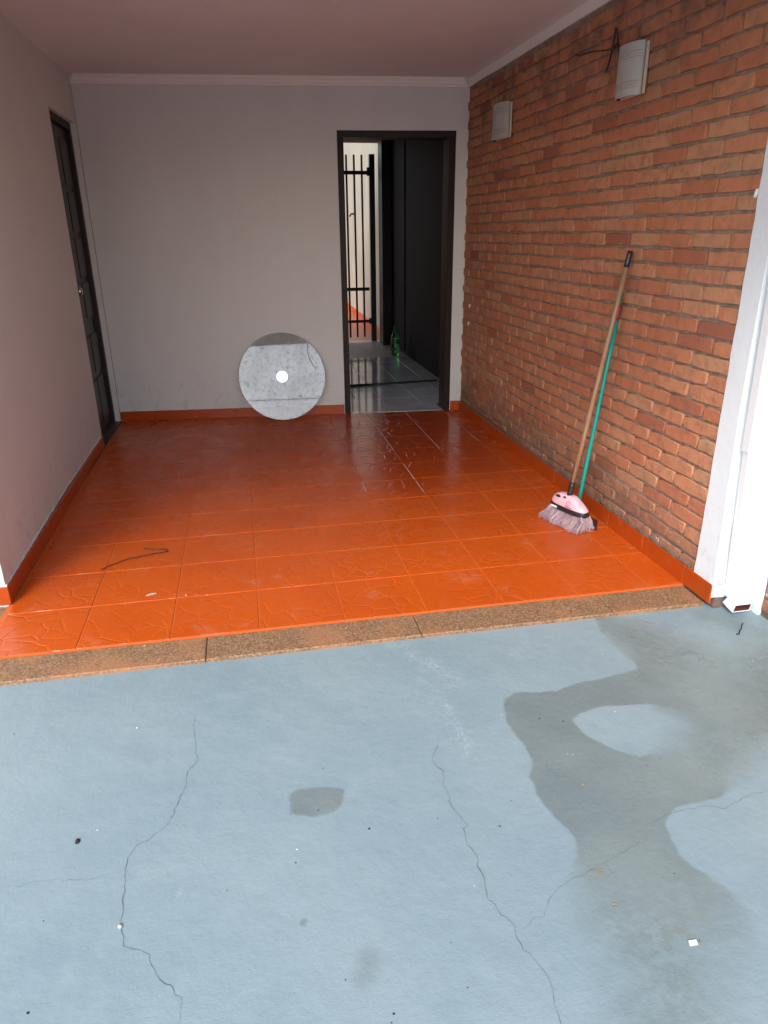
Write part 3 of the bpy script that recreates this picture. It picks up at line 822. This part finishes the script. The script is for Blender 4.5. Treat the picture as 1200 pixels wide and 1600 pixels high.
# yard beyond the gate
yw = thing('yard_wall', 'tall cream stained wall of the back yard beyond the barred gate', 'wall', (2.1, 13, 0))
bpy.context.view_layer.update()
bm = bmesh.new(); prism(bm, [(1.985, 9.80), (2.02, 11.4), (2.06, 13.0), (2.14, 15.4), (2.2, 17), (2.5, 17), (2.5, 9.80)], -.05, 3.6)
part('wall_face', bm, M_yard, yw)
bm = bmesh.new(); box(bm, -1.5, 2.18, 17.0, 17.2, -.05, 3.2); part('wall_end', bm, M_yard, yw)
skirt(yw, (1.985, 9.9), (2.13, 15.2), 1, .10)
bm = bmesh.new(); tube(bm, [(2.05, 13.2, 1.72), (2.0, 13.2, 1.72), (1.97, 13.18, 1.68)], .018, 8)
part('spout', bm, M_rust, yw)
bm = bmesh.new(); box(bm, -1.6, 2.5, 10.05, 17.3, -.12, -.004)
tag(obj('yard_floor', bm, M_skirt), kind='structure')

# ================================================================= LEFT DOOR
ld = thing('panelled_door', 'dark lacquered panelled door set in the left wall near the back corner', 'door', (-1.12, 5.57, 0))
bpy.context.view_layer.update()
bm = bmesh.new(); cbox(bm, -1.20, -1.084, 5.875, 5.932, 0, DZ - .003, .003); part('jamb', bm, M_frame, ld)
bm = bmesh.new(); cbox(bm, -1.20, -1.084, 5.219, 5.262, 0, DZ - .003, .003); part('jamb', bm, M_frame, ld)
bm = bmesh.new(); cbox(bm, -1.20, -1.084, 5.265, 5.872, 2.105, DZ - .003, .003); part('lintel', bm, M_frame, ld)
bm = bmesh.new(); cbox(bm, -1.150, -1.112, 5.268, 5.870, .012, 2.10, .003); part('leaf', bm, M_leaf, ld)
for z0, z1 in ((.10, .42), (.47, .74), (.86, 1.10), (1.14, 1.40), (1.44, 1.70), (1.74, 2.03)):
    for y0, y1 in ((5.33, 5.555), (5.585, 5.81)):
        bm = bmesh.new(); cbox(bm, -1.1125, -1.103, y0, y1, z0, z1, .008); part('panel', bm, M_leaf, ld)
bm = bmesh.new(); lathe(bm, [(.012, 0), (.012, .02), (.024, .03), (.028, .045), (.020, .058), (.003, .062)], 18)
bmesh.ops.rotate(bm, verts=bm.verts[:], cent=(0, 0, 0), matrix=Matrix.Rotation(PI / 2, 3, 'Y')); bmesh.ops.translate(bm, verts=bm.verts[:], vec=(-1.112, 5.302, 1.065))
part('knob', bm, Mat('steel', (.6, .58, .52), .25, metal=1.0), ld)
bm = bmesh.new(); prism(bm, [(-1.2, 5.217), (-1.046, 5.217), (-1.034, 5.93), (-1.2, 5.93)], -.03, .006); part('sill', bm, M_darkstone, ld)

# ================================================================= GLASS DISC
R0 = .347; yb = 5.668; tilt = math.asin(min(1, (by(.27) - .012 - yb) / (2 * R0)))
gd = thing('glass_disc', 'large round dusty glass table top leaning against the back wall', 'glass top', (.268, yb, .004), (-tilt, 0, -.0897))
bm = bmesh.new()
lathe(bm, [(.02, -.004), (R0 - .003, -.004), (R0, -.002), (R0, .002), (R0 - .003, .004), (.02, .004)], 96)
bmesh.ops.rotate(bm, verts=bm.verts[:], cent=(0, 0, 0), matrix=Matrix.Rotation(PI / 2, 3, 'X')); bmesh.ops.translate(bm, verts=bm.verts[:], vec=(0, 0, R0))
for f in bm.faces: f.smooth = False
o = obj('pane', bm, M_glass, gd)
bm = bmesh.new(); lathe(bm, [(.002, .0045), (.046, .0045), (.047, .0075), (.044, .010), (.002, .010)], 40)
bmesh.ops.rotate(bm, verts=bm.verts[:], cent=(0, 0, 0), matrix=Matrix.Rotation(PI / 2, 3, 'X')); bmesh.ops.translate(bm, verts=bm.verts[:], vec=(0, 0, R0))
for f in bm.faces: f.smooth = False
hub = obj('hub', bm, Mat('polished_hub', (.88, .88, .88), .12, metal=1.0), gd)
for (u, v) in ((0, 0), (0, .012), (0, -.012), (.009, .006), (-.009, .006), (.009, -.006), (-.009, -.006)):
    bm = bmesh.new(); lathe(bm, [(.0004, .0101), (.0025, .0101), (.0025, .0106), (.0004, .0106)], 8)
    bmesh.ops.rotate(bm, verts=bm.verts[:], cent=(0, 0, 0), matrix=Matrix.Rotation(PI / 2, 3, 'X')); bmesh.ops.translate(bm, verts=bm.verts[:], vec=(u, 0, R0 + v))
    obj('hole', bm, Mat('hole_grey', (.45, .45, .45), .6), hub)
# dark hair of wire hanging on the glass
bm = bmesh.new(); tube(bm, [(.215, -.012, .60), (.213, -.012, .54), (.228, -.012, .48), (.262, -.012, .415)], .0022, 5)
obj('wire', bm, M_rustwire, gd)

# ================================================================= SCONCES
def sconce(y0, y1, z0, z1, label):
    x0 = rx((y0 + y1) / 2) - .004
    t = thing('wall_lamp', label, 'wall lamp', (x0, (y0 + y1) / 2, (z0 + z1) / 2), group='two wall lamps on the brick wall')
    w, hh = (y1 - y0) / 2, (z1 - z0) / 2
    bm = bmesh.new(); cbox(bm, -.014, -.002, -w, w, -hh + .004, hh - .004, .002); obj('back_plate', bm, M_cream, t)
    bm = bmesh.new(); N = 18; rings = []
    zs = [-hh, -hh + .030, -hh + .033, -hh + .036, -hh + .041, -hh + .044, -hh + .047, -hh + .052, -hh + .055, -hh + .058,
          hh - .058, hh - .055, hh - .052, hh - .047, hh - .044, hh - .041, hh - .036, hh - .033, hh - .030, hh]
    dent = {2, 5, 8, 11, 14, 17}
    def ring(zi, z, off):
        r = []
        for k in range(N + 1):
            u = -1 + 2 * k / N
            x = -.016 - .050 * math.sqrt(1 - .97 * u * u) + off + (.0028 if zi in dent and off == 0 else 0)
            r.append(bm.verts.new((x, u * (w - .006), z)))
        return r
    outer = [ring(i, z, 0) for i, z in enumerate(zs)]; inner = [ring(i, z, .005) for i, z in enumerate(zs)]
    for G, fl in ((outer, 0), (inner, 1)):
        for a, b in zip(G, G[1:]):
            for k in range(N):
                f = bm.faces.new((a[k], a[k + 1], b[k + 1], b[k]))
    for a, b in ((outer[0], inner[0]), (outer[-1], inner[-1])):
        for k in range(N): bm.faces.new((a[k], a[k + 1], b[k + 1], b[k]))
    for i in range(len(zs) - 1):
        for k in (0, N): bm.faces.new((outer[i][k], outer[i + 1][k], inner[i + 1][k], inner[i][k]))
    obj('shade', bm, M_frost, t)
    for zz in (-hh + .008, hh - .008):
        for yv in (w - .012,):
            bm = bmesh.new(); tube(bm, [(-.002, yv, zz), (-.034, yv, zz)], .004, 8); obj('clip', bm, M_black, t)
    return t
sconce(3.185, 3.392, 1.958, 2.158, 'nearer of the two white curved glass lamps, with the twisted wires beside it')
sconce(4.765, 5.040, 1.968, 2.172, 'farther of the two white curved glass lamps, close to the back corner')

# twisted wires beside the near lamp
wr = thing('twisted_wires', 'bunch of twisted black wires sticking out of the bricks beside the nearer lamp', 'wires', (1.76, 3.52, 2.2))
bpy.context.view_layer.update()
T5 = lambda x, y: (850 + x / 3.4286, y / 3.4286)
def wire(pts, r):
    bm = bmesh.new(); tube(bm, [onx(*T5(a, b), rx(3.5) - dx) for a, b, dx in pts], r, 6); part('wire', bm, M_rustwire, wr)
wire([(385, 150, .012), (378, 200, .04), (370, 250, .05), (350, 330, .03), (332, 388, .012)], .0042)
wire([(388, 150, .01), (396, 210, .035), (402, 280, .045), (402, 355, .02)], .0036)
wire([(372, 265, .055), (300, 272, .05), (240, 280, .04), (185, 300, .02), (165, 290, .012)], .0036)
wire([(350, 262, .05), (380, 258, .06), (405, 240, .045), (392, 230, .03), (370, 262, .05)], .0040)
# stray nails and wall marks
NAILS = [((700 + 160 / 4.2857, 300 + 760 / 4.2857), 'short pale plug in the bricks near the back corner, upper one of the pair'), ((700 + 152 / 4.2857, 300 + 880 / 4.2857), 'short pale plug in the bricks near the back corner, lower one of the pair'),
         ((1181, 302), 'small white plug in the last brick beside the white pillar'),]
for (p, lab) in NAILS:
    q = onx(*p, rx(3)); q.x = rx(q.y)
    bm = bmesh.new(); cbox(bm, q.x - .008, q.x + .002, q.y - .007, q.y + .005, q.z - .014, q.z + .014, .003)
    for v in bm.verts: v.co.y += (v.co.z - q.z) * -.25
    tag(obj('wall_plug', bm, M_flake), lab, 'wall plug')

# ================================================================= BROOM
bc = Vector((1.580, 3.150, 0)); U = Vector((.330, -.944, 0)); U.normalize(); Vv = Vector((-U.y * -1, 0, 0))
Vv = Vector((-.944, -.330, 0)).normalized()             # towards the viewer's left
def bp(u, v, z): return bc + U * u + Vv * v + Vector((0, 0, z))
br = thing('broom', 'broom with wooden handle and pink head standing on mauve bristles against the bricks', 'broom', tuple(bc))
bpy.context.view_layer.update()
# pink shell: domed block lofted upwards
bm = bmesh.new(); rings = []
for z, a0, a1, b in ((.084, -.116, .118, .034), (.102, -.117, .118, .036), (.118, -.112, .100, .034), (.134, -.100, .074, .031), (.147, -.082, .052, .027), (.155, -.062, .040, .021), (.158, -.040, .026, .012)):
    r = []; N = 28
    for k in range(N):
        t = 2 * PI * k / N; cu, cv = math.cos(t), math.sin(t)
        cu = math.copysign(abs(cu) ** .7, cu); cv = math.copysign(abs(cv) ** .6, cv)
        um, uh = (a0 + a1) / 2, (a1 - a0) / 2
        r.append(bm.verts.new(bp(um + uh * cu, b * cv, z)))
    rings.append(r)
for r0, r1 in zip(rings, rings[1:]):
    for k in range(len(r0)): bm.faces.new((r0[k], r0[(k + 1) % len(r0)], r1[(k + 1) % len(r0)], r1[k])).smooth = True
bm.faces.new(rings[0]); bm.faces.new(rings[-1])
head = part('head', bm, M_pink, br)
# black bumper strip
bm = bmesh.new(); rings = []
for z, e in ((.070, .003), (.074, .006), (.092, .006), (.096, .003)):
    r = []; N = 28
    for k in range(N):
        t = 2 * PI * k / N; cu, cv = math.cos(t), math.sin(t)
        cu = math.copysign(abs(cu) ** .7, cu); cv = math.copysign(abs(cv) ** .6, cv)
        r.append(bm.verts.new(bp(.001 + (.117 + e) * cu, (.035 + e) * cv, z)))
    rings.append(r)
for r0, r1 in zip(rings, rings[1:]):
    for k in range(len(r0)): bm.faces.new((r0[k], r0[(k + 1) % len(r0)], r1[(k + 1) % len(r0)], r1[k])).smooth = True
bm.faces.new(rings[0]); bm.faces.new(rings[-1]); part('bumper', bm, M_blackpl, br)
# two dark eyelets on the shoulders + a white tag on the bumper + magenta print
def decal(u0, u1, z0, z1, v, mat, name, par, rnd=True):
    bm = bmesh.new(); N = 16; vs = []; vb = []
    for k in range(N):
        t = 2 * PI * k / N; cu, cz = math.cos(t), math.sin(t)
        if not rnd: cu = math.copysign(min(1, abs(cu) * 1.42), cu); cz = math.copysign(min(1, abs(cz) * 1.42), cz)
        u = (u0 + u1) / 2 + (u1 - u0) / 2 * cu; z = (z0 + z1) / 2 + (z1 - z0) / 2 * cz
        vv = v(z) if callable(v) else v
        vs.append(bm.verts.new(bp(u, vv + .0012, z))); vb.append(bm.verts.new(bp(u, vv - .003, z)))
    bm.faces.new(vs); bm.faces.new(vb)
    for k in range(N): bm.faces.new((vs[k], vs[(k + 1) % N], vb[(k + 1) % N], vb[k]))
    o = obj(name, bm, mat, par); o.matrix_parent_inverse = par.matrix_world.inverted(); return o
bpy.context.view_layer.update()
vface = lambda z: .0365 - max(0, z - .112) * .26
decal(-.075, -.040, .134, .146, vface, M_blackpl, 'eyelet', head)
decal(-.022, -.004, .140, .150, vface, M_blackpl, 'eyelet', head)
decal(-.090, -.050, .078, .087, .0425, M_flake, 'sticker', head, False)
# printed mark: an open swirl over a short line
bm = bmesh.new()
sw = [(.022 + .014 * math.cos(t) * (1 - t / 22), .122 + .011 * math.sin(t) * (1 - t / 22)) for t in [k * .35 for k in range(16)]]
tube(bm, [bp(u, vface(z) + .0006, z) for u, z in sw], .0013, 5)
tube(bm, [bp(u, vface(z) + .0006, z) for u, z in ((.004, .108), (.016, .105), (.030, .104), (.044, .103))], .0022, 5)
o = obj('printed_mark', bm, M_magenta, head); o.matrix_parent_inverse = head.matrix_world.inverted()
# bristles
bm = bmesh.new(); tl = bm.verts.layers.float.new('tint'); rb = random.Random(3)
for k in range(2300):
    u = rb.uniform(-.112, .114); v = rb.uniform(-.028, .030)
    fl = 1 + .30 * rb.random(); endu = u * (1.20 + .10 * rb.random()) + rb.gauss(0, .004); endv = v * 2.2 + rb.gauss(0, .008) + .016
    tip = max(.001, .004 + rb.gauss(0, .006) + .012 * (math.sin(u * 60) + 1) * .3)
    if rb.random() < .03: endu += rb.gauss(0, .03); endv += rb.gauss(0, .02); tip = rb.uniform(.02, .07)
    p0 = bp(u, v, .078); p3 = bp(endu, endv, tip)
    c1 = bp(u * 1.12 + rb.gauss(0, .003), v * 1.3 + rb.gauss(0, .003), .052); c2 = bp(endu * .98 + rb.gauss(0, .005), endv * .9 + .004 + rb.gauss(0, .004), .026)
    n0 = len(bm.verts)
    tube(bm, [p0, c1, c2, p3], [.0010, .0009, .0009, .0008], 3, cap=False)
    tt = min(1, max(0, rb.gauss(.48, .3))); bm.verts.ensure_lookup_table()
    for q in range(n0, len(bm.verts)): bm.verts[q][tl] = tt
for (u, z, du, dz) in ((.128, .03, .035, .05), (.13, .01, .05, .012), (.125, .02, .04, .02), (-.13, .02, -.03, .0), (-.12, .03, -.035, .02)):
    n0 = len(bm.verts); tube(bm, [bp(u * .9, .0, .05), bp(u, .01, z), bp(u + du * .6, .012, z + dz * .4), bp(u + du, .01, z + dz)], .0011, 3, cap=False)
    bm.verts.ensure_lookup_table()
    for q in range(n0, len(bm.verts)): bm.verts[q][tl] = .9
o = part('bristles', bm, M_bristle, br); o['kind'] = 'stuff'
# handle
h0 = bp(-.004, .004, .150); h1 = onx(985, 392, 1.752)
ax = (h1 - h0).normalized(); fe = h0 + ax * .075; cp = h1 - ax * .070
def cyl(name, a, b, r, mat, par, r2=None, seg=16):
    bm = bmesh.new(); d = b - a; L = d.length
    tube(bm, [(0, 0, 0), (0, 0, L * .25), (0, 0, L * .5), (0, 0, L * .75), (0, 0, L)], [r, r, (r + (r2 or r)) / 2, r2 or r, r2 or r], seg)
    o = obj(name, bm, mat, par); q = d.to_track_quat('Z', 'Y')
    o.matrix_world = par.matrix_world.inverted() @ Matrix.Translation(a) @ q.to_matrix().to_4x4() if False else Matrix()
    o.matrix_parent_inverse = par.matrix_world.inverted(); o.location = a; o.rotation_euler = q.to_euler(); return o
cyl('handle', fe - ax * .01, cp + ax * .01, .0112, M_wood, br)
cyl('ferrule', h0 - ax * .012, fe, .0150, M_blackpl, br, .0135)
cyl('end_cap', cp, h1, .0130, M_blackpl, br, .0122)

# squeegee behind the broom, teal handle
t1 = onx(972, 460, 1.762); t0 = bp(.004, -.050, .055)
sq = thing('squeegee', 'floor squeegee with teal handle standing behind the pink broom', 'squeegee', tuple(bp(.04, -.05, 0)))
bpy.context.view_layer.update()
ax2 = (t1 - t0).normalized()
cyl('handle', t0, t1 - ax2 * .115, .0098, M_teal, sq)
cyl('grip_band', t1 - ax2 * .118, t1 - ax2 * .050, .0108, M_red, sq)
cyl('grip_end', t1 - ax2 * .050, t1 - ax2 * .018, .0085, M_green, sq)
bm = bmesh.new(); side = ax2.cross(Vector((1, 0, 0))).normalized()
tube(bm, [t1 - ax2 * .02 + (side * math.cos(t) * .009 + ax2 * (math.sin(t) * .016 + .012)) for t in [k * 2 * PI / 12 for k in range(13)]], .003, 6, cap=False)
part('hanging_loop', bm, M_green, sq)
bm = bmesh.new(); r1 = [bp(-.12, -.062, 0), bp(.140, -.062, 0), bp(.140, -.040, 0), bp(-.12, -.040, 0)]
a = [bm.verts.new(p + Vector((0, 0, .020))) for p in r1]; b = [bm.verts.new(p + Vector((0, 0, .052))) for p in r1]
bm.faces.new(a); bm.faces.new(b)
for k in range(4): bm.faces.new((a[k], a[(k + 1) % 4], b[(k + 1) % 4], b[k]))
part('head', bm, M_blackpl, sq)
bm = bmesh.new(); r1 = [bp(-.122, -.055, 0), bp(.146, -.055, 0), bp(.146, -.046, 0), bp(-.122, -.046, 0)]
a = [bm.verts.new(p + Vector((0, 0, .001))) for p in r1]; b = [bm.verts.new(p + Vector((0, 0, .026))) for p in r1]
bm.faces.new(a); bm.faces.new(b)
for k in range(4): bm.faces.new((a[k], a[(k + 1) % 4], b[(k + 1) % 4], b[k]))
part('rubber_blade', bm, M_grit, sq)

# ================================================================= SMALL THINGS ON THE FLOORS
def flr_wire(name, pts, r, label, z=.004, zoff=None, cat='wire', mat=None):
    bm = bmesh.new(); P2 = []
    W = [flr(a, b, z) for a, b in pts]
    for a, b in zip(W, W[1:]):
        n = max(1, int((b - a).length / .02))
        P2 += [a.lerp(b, k / n) + Vector((random.gauss(0, .0012), random.gauss(0, .0012), abs(random.gauss(0, .0015)))) for k in range(n)]
    P2.append(W[-1]); tube(bm, P2, r, 6); return tag(obj(name, bm, mat or M_rustwire), label, cat)
flr_wire('wire_scrap', [(157, 891), (175, 883), (197, 875), (230, 868), (263, 861), (258, 858), (243, 859), (225, 857)], .0022, 'thin bent dark wire on the orange tiles at the left')
flr_wire('wire_scrap', [(1152, 993), (1157, 995)], .004, 'dark base of a nail head in the wet patch below the downpipe', z=GZ + .003) if False else None
q = flr(1155, 991, GZ)
bm = bmesh.new(); tube(bm, [q + Vector(d) for d in ((-.012, 0, .002), (0, 0, .003), (-.001, 0, .015), (.006, .002, .024), (.004, .002, .034), (.009, .003, .046))], .0028, 6)
tag(obj('wire_stub', bm, M_black), 'short twisted dark wire standing up from the concrete below the downpipe', 'wire')
def rock(p, s, seed, flat=.5):
    bm = bmesh.new(); bmesh.ops.create_icosphere(bm, subdivisions=1, radius=1)
    r = random.Random(seed)
    for v in bm.verts:
        k = r.uniform(.7, 1.2); v.co = Vector((v.co.x * k * s, v.co.y * k * s * .8, max(-.2, v.co.z) * k * s * flat))
    bmesh.ops.rotate(bm, verts=bm.verts[:], cent=(0, 0, 0), matrix=Matrix.Rotation(r.uniform(0, 6), 3, 'Z'))
    bmesh.ops.translate(bm, verts=bm.verts[:], vec=p + Vector((0, 0, s * flat * .15)))
    for f in bm.faces: f.smooth = True
    return bm
tag(obj('pebble', rock(flr(122, 1315, GZ), .0095, 1, .7), M_grit), 'black pebble, the largest one, on the left half of the concrete', 'pebble')
tag(obj('snail_shell', rock(flr(188, 1448, GZ), .0075, 2, .8), Mat('shell', (.45, .44, .42), .3)), 'tiny pale grey shell lying on the left crack in the concrete', 'shell')
DARK = [(22, 1147, .005), (577, 1295, .006), (462, 1348, .004), (355, 1391, .003), (540, 1531, .003), (505, 1201, .0035), (68, 1439, .0035), (44, 1583, .006), (781, 1291, .005), (684, 1279, .003), (799, 1251, .0028), (731, 1543, .003), (705, 1473, .0025), (615, 1584, .005), (880, 1127, .006), (922, 1098, .003), (843, 1123, .006), (975, 1101, .003), (1134, 1044, .003), (1053, 1365, .003), (1093, 1470, .003), (924, 1012, .003), (283, 771, .005), (564, 857, .006), (152, 912, .005), (497, 1266, .004), (234, 914, .003), (612, 1598, .003)]
for k, (a, b, s) in enumerate(DARK):
    z = GZ if b > 1040 or a > 900 else 0
    tag(obj('grit', rock(flr(a, b, z), s * .65, 10 + k), M_grit), 'tiny dark speck of grit on the ' + ('orange tiles' if z == 0 else 'grey-blue concrete'), 'grit', 'dark specks on the ' + ('orange tiles' if z == 0 else 'concrete'))
WHITE = [(214, 1137, .006), (464, 1327, .005), (152, 1297, .004), (741, 1384, .003), (226, 1009, .006), (63, 1044, .003), (437, 997, .004), (437, 979, .004), (541, 981, .004), (388, 800, .004), (291, 930, .008), (307, 929, .005), (437, 890, .0045), (258, 847, .003), (235, 915, .003), (606, 1023, .003), (797, 1023, .003), (961, 1112, .004), (887, 1178, .003), (895, 1179, .003), (1176, 1033, .003), (941, 1022, .003), (1033, 1033, .0025), (75, 1050, .003), (180, 1047, .003), (830, 812, .004), (866, 1145, .002)]
for k, (a, b, s) in enumerate(WHITE):
    z = -.006 if 960 < b < 1050 and a < 700 else (0 if b < 960 else GZ)
    tag(obj('paint_fleck', rock(flr(a, b, z), s * .65, 60 + k, .25), M_flake), 'tiny white fleck lying on the ' + {0: 'orange tiles', GZ: 'grey-blue concrete'}.get(z, 'brown stone edging'), 'fleck', 'white flecks on the ' + {0: 'orange tiles', GZ: 'concrete'}.get(z, 'stone edging'))
# paper scrap
q = flr(1082, 1475, GZ)
bm = bmesh.new(); vs = [bm.verts.new(q + Vector(d)) for d in ((-.010, -.005, .002), (.009, -.007, .003), (.010, .004, .006), (.001, .006, .003), (-.008, .005, .006))]
bm.faces.new(vs); bmesh.ops.solidify(bm, geom=bm.faces[:], thickness=.0006)
tag(obj('paper_scrap', bm, M_flake), 'small torn scrap of white paper on the wet concrete at lower right', 'paper')
q = flr(236, 930, 0)
bm = bmesh.new(); vs = [bm.verts.new(q + Vector(d)) for d in ((-.022, -.008, .0015), (.0, -.004, .002), (.022, .006, .0015), (.020, .014, .0015), (-.004, .010, .003), (-.020, .002, .0015))]
bm.faces.new(vs); bmesh.ops.solidify(bm, geom=bm.faces[:], thickness=.001)
tag(obj('plaster_smear', bm, M_flake), 'small white plaster smear on the orange tiles right of the bent wire', 'smear')
for k, (a, b, c_, l) in enumerate([(938, 1362, (.40, .34, .12), 'tiny yellowish leaf fragment on the wet concrete'), (960, 1415, (.45, .36, .25), 'tiny pale brown leaf fragment below the yellowish one on the wet concrete'), (911, 1228, (.40, .38, .2), 'thin straw-coloured blade lying in the middle of the wet patch')]):
    q = flr(a, b, GZ); bm = bmesh.new()
    vs = [bm.verts.new(q + Vector(d)) for d in ((-.009, 0, .001), (0, -.003, .003), (.010, .001, .001), (0, .004, .004))]
    bm.faces.new(vs); bmesh.ops.solidify(bm, geom=bm.faces[:], thickness=.0005)
    tag(obj('leaf_fragment', bm, Mat('leaf_bit', c_, .8)), l, 'leaf')

# ================================================================= WHAT STANDS BEHIND THE CAMERA (seen in reflections)
fw = bmesh.new(); box(fw, -6.5, 2.2, -5.2, -5.05, -.1, .45)
tag(obj('front_wall', fw, M_facade), 'low plastered street wall in front of the house', 'wall')
bm = bmesh.new(); tube(bm, [(-9, -6, 3.22), (0, -6.1, 3.09), (9, -6, 3.22)], .012, 8)
tag(obj('overhead_cable', bm, M_blackpl), 'black overhead cable along the street in front of the house', 'cable')
fw = bmesh.new(); box(fw, -6.6, -6.45, -5.05, 2.8, -.1, 1.7)
tag(obj('side_wall', fw, M_facade), 'plastered side wall at the left of the front yard', 'wall')
